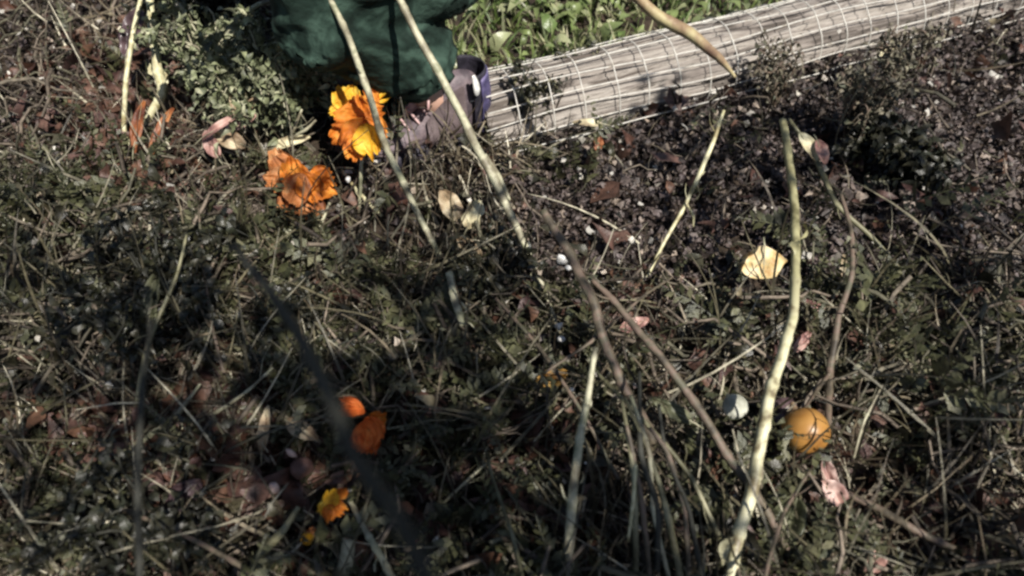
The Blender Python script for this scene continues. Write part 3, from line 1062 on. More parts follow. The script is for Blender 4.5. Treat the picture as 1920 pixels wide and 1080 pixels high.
leaf('pale tan strap leaf lying highest in the pile of dead leaves left of the hollow', 415, 235, .14, 90, 16, 35, m_l_pink, 51, fold=.6)
leaf('pinkish broad dead leaf in the middle of that upper left pile', 450, 225, .12, 62, 36, 20, m_l_pink, 52, crumple=.3)
leaf('tan forked dead leaf standing in the upper left pile', 470, 200, .13, 58, 16, 60, m_l_tan, 53, fold=.6)
leaf('thin tan dead leaf standing upright behind the pinkish broad one', 437, 185, .13, 62, 12, 95, m_l_tan, 54, fold=.6)
leaf('brown crumpled dead leaf at the front of the upper left pile', 430, 262, .10, 66, 34, 160, m_l_tan, 55, crumple=.35)
leaf('pinkish curled dead leaf below the grey shrub', 395, 270, .10, 60, 28, 120, m_l_pink, 56, crumple=.35)
stalk('forked pale twig standing over the dark hollow', [(540, 265, .10, 8), (552, 240, .13, 7), (566, 205, .17, 5)], 'tan', 57, shoots=[[(545, 260, .11, 6), (572, 245, .14, 7), (592, 225, .16, 5)]])

# bent dead leaf pointing down at the log, blurred
stv = stalk('broad tan dead leaf blade hanging down over the log',
            [(1110, -70, .52, 14), (1165, -28, .51, 20), (1205, 6, .50, 26), (1262, 45, .48, 28), (1308, 72, .47, 26), (1345, 105, .46, 19), (1378, 145, .45, 6)], 'pale', 40, node=9, name='hanging_leaf', cat='leaf')
stv.children[0].name = 'blade'
for v_ in stv.children[0].data.vertices:      # a flat folded strap, not a rod
    v_.co.y += .003 * mn.noise(v_.co * 22)
    v_.co.z += .003 * mn.noise(v_.co * 18 + Vector((3, 1, 2)))
stv.children[0].data.materials[0] = mottled_mat('leaf_hanging', [(0.15, 0.09, 0.06), (0.27, 0.19, 0.11), (0.40, 0.34, 0.18)], scale=24, rough=.5, bump=.3)

# curled ring leaf at left
pts = []
c = at(300, 852, .06)
for i in range(14):
    a_ = math.radians(120 - i * 22)
    s_ = px_size(c)
    pts.append(c + Vector((math.cos(a_) * 26 * s_, 0.3 * math.sin(a_) * 26 * s_, .9 * math.sin(a_) * 26 * s_)))
root = empty('curled_leaf', tuple(c), 'dry leaf curled into a ring at the far left', 'leaf')
v, f = tube(pts, [.003 + .004 * math.sin(math.pi * i / 13) for i in range(14)], 8, wob=.2, flat=.4)
link('blade', py_mesh('blade', v, f), m_st_green, root)

# ================================================================== ORANGE FLOWER HEADS
def petal_mat(name, c1, c2, c3):
    return mottled_mat(name, [c1, c2, c3], [.32, .5, .66], scale=34, rough=.6, trans=.45, bump=.8, bscale=110, dist=.004)


m_or = petal_mat('petal_orange', (0.36, 0.09, 0.015), (0.74, 0.25, 0.03), (0.86, 0.42, 0.07))
m_ye = petal_mat('petal_yellow', (0.60, 0.28, 0.02), (0.88, 0.55, 0.04), (0.92, 0.75, 0.15))
m_pk = petal_mat('petal_salmon', (0.26, 0.10, 0.05), (0.62, 0.25, 0.08), (0.72, 0.40, 0.18))
m_rd = petal_mat('petal_red', (0.42, 0.07, 0.015), (0.80, 0.20, 0.035), (0.9, 0.34, 0.08))


def petal(parent, cx, cy, h, spx, deg, mat, seed, cup=.6, wd=.9, facing=.5):
    """one cupped, wrinkled petal"""
    c = at(cx, cy, h)
    s = px_size(c) * spx
    tl = math.radians(90 * facing)
    ax = Vector((1, 0, 0))
    ay = Vector((0, math.cos(tl), math.sin(tl)))
    an = ax.cross(ay)
    a_ = math.radians(deg)
    d = ax * math.cos(a_) + ay * math.sin(a_)
    q = an.cross(d)
    V = []
    nu, nv = 15, 17
    for i in range(nu):
        t = i / (nu - 1)
        wv = wd * (.16 + .84 * math.sin(math.pi * min(.82, t * .82)) ** .8)
        for j in range(nv):
            u = j / (nv - 1) * 2 - 1
            ln = t * (1 - .18 * abs(u) ** 2.2 + .20 * mn.noise(Vector((u * 3.1, seed, 2))) * t + .16 * mn.noise(Vector((u * 9.1, seed * 2, 5))) * t * t)
            z = cup * ((t - .5) ** 2 * .8 + u * u * .32 * wv) + .22 * mn.noise(Vector((u * 2.6 + seed * 3, t * 2.3, seed))) * t + .05 * math.sin(u * 15 + seed) * t + .10 * mn.noise(Vector((u * 6, t * 6, seed * 5)))
            V.append(tuple(c + d * ((ln - .45) * s) + q * (u * .5 * wv * s) + an * (z * s)))
    o = link('petal', py_mesh('petal', V, grid_faces(nu, nv)), mat, parent)
    solid(o, .0004)


def flower(label, cx, cy, h, petals, stalkpts=None, smat='tan'):
    c = at(cx, cy, h)
    root = empty('orange_flower', tuple(c), label, 'flower', 'dried orange flower heads')
    for k, p in enumerate(petals):
        petal(root, *p[:6], k + cx * .01, *p[7:])
    if stalkpts:
        path, rad = stalk_geo(stalkpts, int(cx))
        v, f = tube(path, rad, 8, wob=.1)
        link('stem', py_mesh('stem', v, f), SM[smat], root)
    return root


flower('largest flower head, yellow and orange, behind the straight tan stalk', 675, 225, .12, [
    (648, 190, 0.21, 50, 120, m_ye), (640, 205, 0.20, 40, 200, m_ye), (660, 182, 0.22, 38, 70, m_ye),
    (706, 168, 0.22, 48, 80, m_ye), (714, 178, 0.21, 40, 20, m_ye), (698, 185, 0.21, 36, 140, m_or),
    (660, 222, 0.22, 60, 190, m_or), (690, 215, 0.21, 58, 10, m_or), (672, 212, 0.22, 56, 95, m_or),
    (672, 250, 0.21, 66, 240, m_or), (692, 262, 0.21, 66, 285, m_ye), (668, 275, 0.19, 52, 265, m_or),
    (700, 240, 0.20, 56, 320, m_or), (645, 250, 0.19, 50, 220, m_or)],
    [(678, 290, .14, 9), (676, 350, .07, 8), (672, 400, .0, 7)])
flower('salmon orange ragged flower head left of centre above two twigs', 568, 345, .08, [
    (538, 318, .10, 60, 130, m_pk), (530, 338, .09, 56, 175, m_pk), (555, 330, .11, 62, 100, m_or),
    (560, 352, .10, 62, 250, m_pk), (582, 348, .10, 60, 300, m_or), (600, 335, .09, 52, 20, m_or),
    (606, 352, .08, 50, 340, m_or), (575, 375, .07, 60, 260, m_pk), (592, 385, .06, 46, 285, m_pk), (548, 372, .07, 52, 235, m_pk),
    (524, 302, .10, 42, 110, m_pk)])
flower('small red orange flower in the lower left shade', 685, 795, .12, [
    (664, 762, .15, 52, 150, m_rd, 8, .3, .6), (660, 770, .15, 46, 185, m_rd, 9, .3, .5), (690, 810, .13, 58, 260, m_rd), (700, 800, .13, 52, 300, m_rd),
    (682, 822, .12, 50, 240, m_rd), (706, 788, .13, 40, 40, m_or), (696, 826, .11, 42, 280, m_rd)],
    [(700, 750, .12, 9), (698, 715, .10, 8), (690, 690, .07, 6)], 'brown')
flower('tiny yellow orange flower near the bottom left', 622, 942, .12, [
    (622, 936, .14, 36, 80, m_ye), (612, 950, .13, 32, 200, m_ye), (632, 948, .13, 36, 330, m_or), (620, 958, .13, 34, 260, m_or), (640, 925, .13, 26, 40, m_or)])
flower('small ochre flower scrap lying low in the centre', 590, 1008, .07, [
    (590, 1000, .07, 26, 120, m_pk), (578, 1008, .07, 26, 200, m_ye)])

# ================================================================== ONION, BULB, HUSKS, STONES
def lathe(c, prof, axis_v, n=32, wob=.02, seed=0):
    ax = Vector(axis_v).normalized()
    u = ax.orthogonal().normalized()
    q = ax.cross(u)
    V = []
    for r, z in prof:
        for k in range(n):
            a_ = 2 * math.pi * k / n
            rr = r * (1 + wob * mn.noise(Vector((math.cos(a_) * 1.3 + seed, math.sin(a_) * 1.3, z * 20))))
            V.append(tuple(Vector(c) + u * (math.cos(a_) * rr) + q * (math.sin(a_) * rr) + ax * z))
    return V, grid_faces(len(prof), n, True)


m_onion, ont, ob = new_mat('onion_skin')
tc = ont.nodes.new('ShaderNodeTexCoord')
wv = ont.nodes.new('ShaderNodeTexNoise')
wv.inputs['Scale'].default_value = 1.0
mpn = ont.nodes.new('ShaderNodeMapping')
mpn.inputs['Scale'].default_value = (26, 30, 22)
ont.links.new(tc.outputs['Object'], mpn.inputs[0])
ont.links.new(mpn.outputs[0], wv.inputs['Vector'])
rp = ramp(ont, [(0.20, 0.085, 0.02), (0.32, 0.155, 0.035), (0.38, 0.20, 0.055)], [.3, .5, .7])
ont.links.new(wv.outputs[0], rp.inputs[0])
ont.links.new(rp.outputs[0], ob.inputs['Base Color'])
ob.inputs['Roughness'].default_value = .40
ob.inputs['Coat Weight'].default_value = .0
ob.inputs['Coat Roughness'].default_value = .15

oc = at(1511, 808, .085)
osz = px_size(oc)
R0 = 43 * osz
oroot = empty('onion', (oc.x, oc.y, .0), 'round glossy amber brown onion beside the thick pale stalk', 'onion')
prof = [(R0 * math.sin(math.pi * t) ** .92 + .0005, -R0 * .98 * math.cos(math.pi * t)) for t in [i / 24 for i in range(1, 24)]]
oax = (-.35, .85, .35)
v, f = lathe(oc, prof, oax, 48, .0)
v = [tuple(oc + (Vector(p) - oc) * (1 + .05 * mn.noise((Vector(p) - oc) * 28))) for p in v]
link('bulb', py_mesh('bulb', v, f), m_onion, oroot)
axn = Vector(oax).normalized()
nk = [(R0 * .30, R0 * .90), (R0 * .16, R0 * 1.0), (R0 * .11, R0 * 1.15), (R0 * .12, R0 * 1.3), (R0 * .04, R0 * 1.36)]
v, f = lathe(oc, nk, oax, 16, .3)
link('neck', py_mesh('neck', v, f), m_l_tan, oroot)
v, f = lathe(oc, [(R0 * .22, -R0 * .93), (R0 * .16, -R0 * 1.0), (R0 * .03, -R0 * 1.03)], oax, 16, .3)
link('root_plate', py_mesh('root_plate', v, f), m_l_tan, oroot)

m_white = mottled_mat('pale_bulb', [(0.28, 0.28, 0.22), (0.44, 0.44, 0.36), (0.56, 0.56, 0.47)], scale=40, rough=.45, bump=.4)
m_pinkhusk = mottled_mat('pink_husk', [(0.16, 0.09, 0.08), (0.32, 0.19, 0.165), (0.55, 0.40, 0.35)], scale=30, rough=.25, bump=.4)
m_stone = mottled_mat('white_stone', [(0.45, 0.44, 0.42), (0.75, 0.74, 0.70)], scale=80, rough=.25, bump=.4)


def lump(name, label, cat, cx, cy, h, rpx, mat, seed, sq=(1, 1, 1), amp=.35, freq=1.6, group=None, sub=3):
    import bmesh
    h = h + (.03 if rpx < 1 or cx else 0)
    c = at(cx, cy, h)
    r = rpx * px_size(c)
    bm = bmesh.new()
    bmesh.ops.create_icosphere(bm, subdivisions=sub, radius=1)
    for v in bm.verts:
        n = v.co.normalized()
        k = 1 + amp * mn.noise(n * freq + Vector((seed * 3.3, seed, 1)))
        # facets
        for fx in range(5):
            rr = random.Random(seed * 10 + fx)
            d = Vector((rr.uniform(-1, 1), rr.uniform(-1, 1), rr.uniform(-1, 1))).normalized()
            dd = n.dot(d) * k
            if dd > .72:
                k *= .72 / dd
        v.co = Vector((n.x * k * r * sq[0], n.y * k * r * sq[1], n.z * k * r * sq[2]))
    me = bpy.data.meshes.new(name)
    bm.to_mesh(me)
    bm.free()
    o = link(name, me, mat)
    o.location = c
    o.rotation_euler = (seed, seed * 2, seed * 3)
    props(o, label, cat, group)
    return o


bc = at(1378, 762, .095)
bs = px_size(bc)
broot = empty('garlic_bulb', (bc.x, bc.y, 0.01), 'small greyish white garlic bulb left of the thick pale stalk', 'garlic bulb')
prof = [(23 * bs * math.sin(math.pi * t) ** .9 + .0004, -23 * bs * math.cos(math.pi * t)) for t in [i / 16 for i in range(1, 16)]]
ax_ = Vector((-.5, .6, .5)).normalized()
u_ = ax_.orthogonal().normalized()
q_ = ax_.cross(u_)
V = []
for r, z in prof:
    for k in range(36):
        a_ = 2 * math.pi * k / 36
        rr = r * (1 - .08 * abs(math.sin(a_ * 2.5)) ** 6 + .04 * math.cos(3 * a_))
        V.append(tuple(bc + u_ * (math.cos(a_) * rr) + q_ * (math.sin(a_) * rr) + ax_ * z))
link('bulb', py_mesh('bulb', V, grid_faces(len(prof), 36, True)), m_white, broot)
v, f = lathe(bc, [(7 * bs, 20 * bs), (4 * bs, 24 * bs), (3 * bs, 27 * bs), (1 * bs, 28 * bs)], ax_, 12, .2)
link('neck', py_mesh('neck', v, f), m_l_cream, broot)

leaf('glossy pink onion skin curled below the amber onion', 1552, 892, .03, 80, 28, -72, m_pinkhusk, 33, name='onion_skin', cat='onion skin', stem=False, fold=1.0, crumple=.25, toward=.6)
leaf('shiny brown onion skin scrap under the pink one', 1562, 925, .04, 60, 40, -50, m_pinkhusk, 34, name='onion_skin', cat='onion skin', stem=False, fold=.9, crumple=.3)
lump('round_husk', 'round dull pinkish brown husk in the lower left shade', 'husk', 566, 878, .07, 22, mottled_mat('husk', [(0.09, 0.05, 0.04), (0.17, 0.09, 0.07)], scale=30), 5, amp=.1)
for k, (lab, cx, cy, rp_, hh) in enumerate([
        ('white stone between the two orange flowers and the centre, largest one', 770, 626, 15, .05),
        ('white pebble just right of the foot of the pale stalk', 1053, 487, 14, .05),
        ('tiny white pebble below right of the pebble by the pale stalk', 1066, 502, 7, .05),
        ('white pebble touching the tip of the long pale stalk', 1048, 612, 10, .05),
        ('white pebble just below the tip of the long pale stalk', 1053, 636, 10, .05),
        ('small white pebble above the small ochre leaf at centre', 1071, 730, 7, .05),
        ('white speck like pebble in the grey shrub at top left', 497, 163, 7, .10),
        ('pale pebble lying flat left of the centre at mid height', 812, 678, 10, .04),
        ('white pebble in the litter right of the yellow leaf', 1363, 92, 6, .05),
        ('tiny white pebble in deep shade at lower left', 399, 860, 6, .08),
        ('small white pebble by the left end of the garden log', 652, 336, 8, .07),
        ('upright white pebble in the dark lower middle', 794, 733, 7, .05)]):
    lump('white_pebble', lab, 'pebble', cx, cy, hh, rp_, m_stone, k + 1, sq=(1, .8, .7), amp=.5, group='white pebbles in the bed', sub=2)
m_pc = mottled_mat('pink_chip', [(0.45, 0.30, 0.25), (0.62, 0.46, 0.40)], scale=60, rough=.4)
lump('pale_bark_chip', 'pinkish chip directly above the round husk', 'chip', 546, 850, .09, 15, m_pc, 21, sq=(1, .5, .8), amp=.5, group='pink chips', sub=2)
lump('pale_bark_chip', 'pointed pinkish chip left of the round husk', 'chip', 514, 915, .09, 16, m_pc, 22, sq=(.6, .5, 1.1), amp=.5, group='pink chips', sub=2)

# ================================================================== GREY SHRUB, TOP LEFT
def shrub(label, cx, cy, n_br, reach, height, lmat, bmat, leafn, ls, seed, name='garden_shrub', cat='shrub', spread=(-1, 1)):
    c = at(cx, cy, 0)
    root = empty(name, tuple(c), label, cat)
    r = random.Random(seed)
    tips, parts = [], []
    for k in range(n_br):
        a_ = r.uniform(0, 6.28)
        d = Vector((math.cos(a_), math.sin(a_), 0)) * reach * r.uniform(.4, 1)
        hgt = height * r.uniform(.5, 1)
        path = [c + Vector((d.x * t, d.y * t, hgt * math.sin(t * 1.9))) + Vector([mn.noise(Vector((t * 3, k, j))) * .03 for j in range(3)]) for t in [i / 9 for i in range(10)]]
        v, f = tube(path, [.004 * (1 - .75 * i / 9) for i in range(10)], 6)
        parts.append((v, f))
        tips += [(p, (path[min(9, i + 1)] - path[i - 1])) for i, p in enumerate(path) if i > 2]
        for s_ in range(3):
            i = r.randrange(3, 9)
            e = path[i] + Vector((r.uniform(-1, 1), r.uniform(-1, 1), r.uniform(-.2, 1))).normalized() * reach * .3
            sp = [path[i].lerp(e, t / 4) + Vector((0, 0, .01 * math.sin(t))) for t in range(5)]
            parts.append(tube(sp, [.0022, .002, .0017, .0013, .0006], 5))
            tips += [(p, e - path[i]) for p in sp[1:]]
    V, Fq = join(parts)
    link('branches', py_mesh('branches', V, Fq), bmat, root)
    P = np.array([tuple(tips[rng.integers(0, len(tips))][0]) for _ in range(leafn)]) + rng.normal(0, .010, (leafn, 3))
    V, Fq = batch(leafs, P, rot_mats(leafn, tilt=rng.normal(0, 1.0, leafn), roll=rng.normal(0, .8, leafn)), rng.uniform(ls * .6, ls * 1.3, leafn))
    o = link('foliage', np_mesh('foliage', V, Fq), lmat, root)
    return root


m_sage = island_mat('leaf_grey_sage', [(0.06, 0.07, 0.04), (0.16, 0.18, 0.09), (0.26, 0.28, 0.16), (0.10, 0.11, 0.065), (0.42, 0.42, 0.27)], rough=.5, noise_scale=40, trans=.15)
shrub('low grey green shrub with sprawling twigs left of the person', 545, 262, 26, .18, .27, m_sage, SM['tan'], 2300, .024, 3)
shrub('sparse grey twiggy shrub in the top left behind the arching twig', 445, 190, 20, .19, .22, m_sage, SM['tan'], 900, .022, 4)
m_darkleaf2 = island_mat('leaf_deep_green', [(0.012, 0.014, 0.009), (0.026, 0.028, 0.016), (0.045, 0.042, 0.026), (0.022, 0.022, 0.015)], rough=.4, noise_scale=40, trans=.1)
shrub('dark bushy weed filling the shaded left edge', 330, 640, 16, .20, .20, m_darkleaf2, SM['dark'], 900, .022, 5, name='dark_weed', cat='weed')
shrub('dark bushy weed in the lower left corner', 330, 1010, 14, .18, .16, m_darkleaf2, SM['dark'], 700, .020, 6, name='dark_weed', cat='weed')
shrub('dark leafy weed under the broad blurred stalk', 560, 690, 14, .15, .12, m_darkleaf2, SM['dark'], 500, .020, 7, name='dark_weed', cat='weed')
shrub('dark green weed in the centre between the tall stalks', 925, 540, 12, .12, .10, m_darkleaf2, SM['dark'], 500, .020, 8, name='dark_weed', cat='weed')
shrub('dark leafy weed at the right edge above the onion', 1655, 330, 12, .14, .12, m_darkleaf2, SM['dark'], 1000, .028, 9, name='dark_weed', cat='weed')
shrub('dark bushy weed behind the top left stalks', 400, 60, 14, .22, .20, m_darkleaf2, SM['dark'], 1700, .032, 10, name='dark_weed', cat='weed')

shrub('small leafy weed growing up against the front of the log', 1000, 235, 8, .09, .13, m_darkleaf2, SM['green'], 260, .022, 11, name='dark_weed', cat='weed')
shrub('thin olive weed leaning on the log near the hanging leaf', 1090, 175, 7, .08, .14, m_sprig, SM['green'], 110, .022, 12, name='dark_weed', cat='weed')
m_feather = island_mat('feathery_brown', [(0.05, 0.045, 0.03), (0.11, 0.095, 0.065), (0.17, 0.15, 0.10), (0.07, 0.075, 0.045)], rough=.6, noise_scale=50)
shrub('dead feathery weed with upright brown stems right of the pale stalk tip', 1580, 290, 26, .10, .26, m_feather, SM['brown'], 500, .016, 13, name='dead_weed', cat='weed')
shrub('dead feathery weed at the right edge below the log', 1650, 200, 22, .10, .22, m_feather, SM['brown'], 400, .016, 14, name='dead_weed', cat='weed')
shrub('dead feathery weed between hanging leaf and pale stalk tip', 1440, 200, 20, .08, .15, m_feather, SM['brown'], 300, .014, 15, name='dead_weed', cat='weed')

# ================================================================== PERSON crouching behind the bed
def skin_obj(name, joints, edges, mat, parent, sub=2, root=0):
    me = bpy.data.meshes.new(name)
    me.from_pydata([tuple(j[0]) for j in joints], edges, [])
    o = bpy.data.objects.new(name, me)
    COL.objects.link(o)
    me.materials.append(mat)
    md = o.modifiers.new('skin', 'SKIN')
    md.use_smooth_shade = True
    sl = me.skin_vertices[0].data
    for i, j in enumerate(joints):
        r = j[1] if isinstance(j[1], tuple) else (j[1], j[1])
        sl[i].radius = r
        sl[i].use_root = (i == root)
    s_ = o.modifiers.new('sub', 'SUBSURF')
    s_.levels = sub
    s_.render_levels = sub
    if parent is not None:
        o.parent = parent
        o.matrix_parent_inverse = Matrix.Translation(-parent.location)
    return o


FOOT = at(838, 264, 0.0)
FD = Vector((-.90, -.42, 0)).normalized()          # facing
SD = Vector((FD.y, -FD.x, 0))                      # sideways
if SD.y < 0:
    SD = -SD                                       # away from the camera
UZ = Vector((0, 0, 1))
PX = lambda f_, s_, z_: FOOT + FD * f_ + SD * s_ + UZ * z_
proot = empty('person', tuple(FOOT), 'person crouching in dark green trousers with a mauve boot by the log end', 'person')
m_skin = mottled_mat('skin', [(0.42, 0.24, 0.17), (0.52, 0.32, 0.24)], scale=12, rough=.5, bump=.1)
m_trou = mottled_mat('leaf_shaded_green_cloth', [(0.005, 0.011, 0.008), (0.016, 0.032, 0.024), (0.048, 0.085, 0.064)], scale=9, rough=.85, spec=.2, bump=.5, bscale=60, dist=.008, distort=1.5)  # dark mottling paints leaf shadows into the green cloth
body = skin_obj('body', [
    (PX(-.02, .16, .44), .12),   # 0 pelvis
    (PX(.04, .16, .60), .115),
    (PX(.10, .14, .75), .13),
    (PX(.10, .14, .88), .12),
    (PX(.14, .14, .97), .055),   # 4 neck
    (PX(.18, .14, 1.06), .075),
    (PX(.19, .14, 1.14), .085),
    (PX(.17, .14, 1.21), .06),
    (PX(-.02, .05, .42), .08),   # 8 near hip
    (PX(.20, .00, .45), .062),   # 9 near knee
    (PX(.10, .00, .25), .05),
    (PX(0, 0, .09), .036),       # 11 near ankle
    (PX(-.02, .27, .42), .09),   # 12 far hip
    (PX(.22, .30, .40), .062),
    (PX(.10, .30, .24), .05),
    (PX(0, .30, .09), .036),
    (PX(.10, -.05, .86), .05),   # 16 near shoulder
    (PX(.22, -.08, .64), .04),
    (PX(.42, .02, .56), .028),   # 18 wrist
    (PX(.48, .03, .54), (.035, .018)),
    (PX(.10, .33, .86), .05),    # 20 far shoulder
    (PX(.22, .36, .64), .04),
    (PX(.42, .24, .56), .028),
    (PX(.48, .23, .54), (.035, .018)),
    (PX(.535, .01, .525), .008), (PX(.54, .03, .52), .008), (PX(.54, .045, .52), .008), (PX(.53, .06, .525), .007), (PX(.47, -.015, .515), .009),
    (PX(.535, .21, .525), .008), (PX(.54, .225, .52), .008), (PX(.54, .24, .52), .008), (PX(.53, .255, .525), .007), (PX(.47, .275, .515), .009),
    (PX(.27, .14, 1.12), .012),  # nose
], [(0, 1), (1, 2), (2, 3), (3, 4), (4, 5), (5, 6), (6, 7), (0, 8), (8, 9), (9, 10), (10, 11), (0, 12), (12, 13), (13, 14), (14, 15),
    (3, 16), (16, 17), (17, 18), (18, 19), (3, 20), (20, 21), (21, 22), (22, 23),
    (19, 24), (19, 25), (19, 26), (19, 27), (18, 28), (23, 29), (23, 30), (23, 31), (23, 32), (22, 33), (6, 34)], m_skin, proot)


def cloth(name, paths, mat, parent, amp=.03, seed=0):
    """loose cloth tubes remeshed into one surface with folds"""
    parts = []
    for path, rad in paths:
        pt = catmull([tuple(p) for p in path], 8)
        rr = []
        for i in range(len(pt)):
            a_ = min(i // 8, len(rad) - 2)
            t = i / 8 - a_
            rr.append(rad[a_] * (1 - t) + rad[a_ + 1] * t)
        v, f = tube([Vector(tuple(p)) for p in pt], rr, 20)
        parts.append((v, f))
    V, Fq = join(parts)
    o = link(name, py_mesh(name, V, Fq), mat, parent)
    rm = o.modifiers.new('remesh', 'REMESH')
    rm.mode = 'VOXEL'
    rm.voxel_size = .011
    rm.use_smooth_shade = True
    dg = bpy.context.evaluated_depsgraph_get()
    me2 = bpy.data.meshes.new_from_object(o.evaluated_get(dg))
    o.modifiers.clear()
    old = o.data
    o.data = me2
    for v in me2.vertices:
        p = v.co
        k = mn.noise(Vector((p.x * 6 + seed, p.y * 6, p.z * 9)))
        k2 = 1 - abs(mn.noise(Vector((p.x * 5 + p.z * 7, p.y * 5, p.z * 12 - p.x * 6 + seed)))) * 4
        v.co = v.co + v.normal * (amp * k + amp * .8 * max(0, k2) + amp * .10 * abs(mn.noise(Vector((p.x * 22 + p.z * 9, p.y * 22, p.z * 34 + seed)))) + amp * .10 * mn.noise(p * 60))
    me2.update()
    me2.polygons.foreach_set('use_smooth', np.ones(len(me2.polygons), bool))
    return o


cloth('trousers', [
    ([PX(-.01, .16, .46), PX(-.02, .06, .43), PX(.14, .0, .46), PX(.22, .0, .49), PX(.20, 0, .40), PX(.10, .0, .30), PX(.015, .0, .21)], [.12, .12, .12, .105, .11, .095, .07]),
    ([PX(-.01, .16, .46), PX(-.02, .26, .43), PX(.12, .30, .43), PX(.25, .30, .43), PX(.22, .30, .36), PX(.12, .30, .24), PX(.03, .30, .13)], [.16, .15, .13, .10, .10, .09, .085])],
    m_trou, proot, .022, 3)
cloth('jacket', [
    ([PX(-.02, .16, .50), PX(.04, .16, .62), PX(.09, .14, .77), PX(.13, .14, .92)], [.14, .15, .165, .09]),
    ([PX(.08, .14, .86), PX(.11, -.04, .86), PX(.20, -.08, .68), PX(.30, -.04, .60), PX(.41, .015, .565)], [.10, .085, .07, .062, .05]),
    ([PX(.08, .14, .86), PX(.11, .32, .86), PX(.20, .36, .68), PX(.30, .32, .60), PX(.41, .245, .565)], [.10, .085, .07, .062, .05])],
    m_trou, proot, .02, 5)
hair = lump('hair', None, None, 0, 0, 0, 1, mottled_mat('hair', [(0.03, 0.02, 0.012), (0.07, 0.045, 0.03)], scale=60), 3)
hair.location = (0, 0, 0)
hair.rotation_euler = (0, 0, 0)
hc = PX(.155, .14, 1.17)
for v in hair.data.vertices:
    n = v.co.normalized()
    v.co = hc + Vector((n.x * .10, n.y * .092, n.z * .095))
hair.parent = proot
hair.matrix_parent_inverse = Matrix.Translation(-proot.location)
m_eye = mottled_mat('eye', [(0.02, 0.015, 0.01), (0.05, 0.04, 0.03)], scale=60, rough=.2)
for sgn in (-1, 1):
    e = lump('eye', None, None, 0, 0, 0, 1, m_eye, 3, amp=0, sub=2)
    e.location = (0, 0, 0); e.rotation_euler = (0, 0, 0)
    ec = PX(.262, .14 + sgn * .03, 1.14)
    for v in e.data.vertices:
        v.co = ec + v.co.normalized() * .011
    e.parent = proot
    e.matrix_parent_inverse = Matrix.Translation(-proot.location)

# boots
m_boot = mottled_mat('boot_mauve', [(0.07, 0.055, 0.062), (0.13, 0.10, 0.11), (0.20, 0.155, 0.16)], scale=30, rough=.55)
m_boot_br = mottled_mat('boot_brown', [(0.10, 0.075, 0.075), (0.15, 0.115, 0.115)], scale=30, rough=.6)
m_violet = mottled_mat('boot_violet', [(0.05, 0.045, 0.10), (0.10, 0.085, 0.18), (0.20, 0.17, 0.30)], scale=25, rough=.4)
m_lace = mottled_mat('lace_pink', [(0.38, 0.22, 0.21), (0.60, 0.42, 0.40)], scale=60, rough=.6)
m_sole = mottled_mat('boot_sole', [(0.015, 0.014, 0.02), (0.04, 0.035, 0.05)], scale=40, rough=.6)


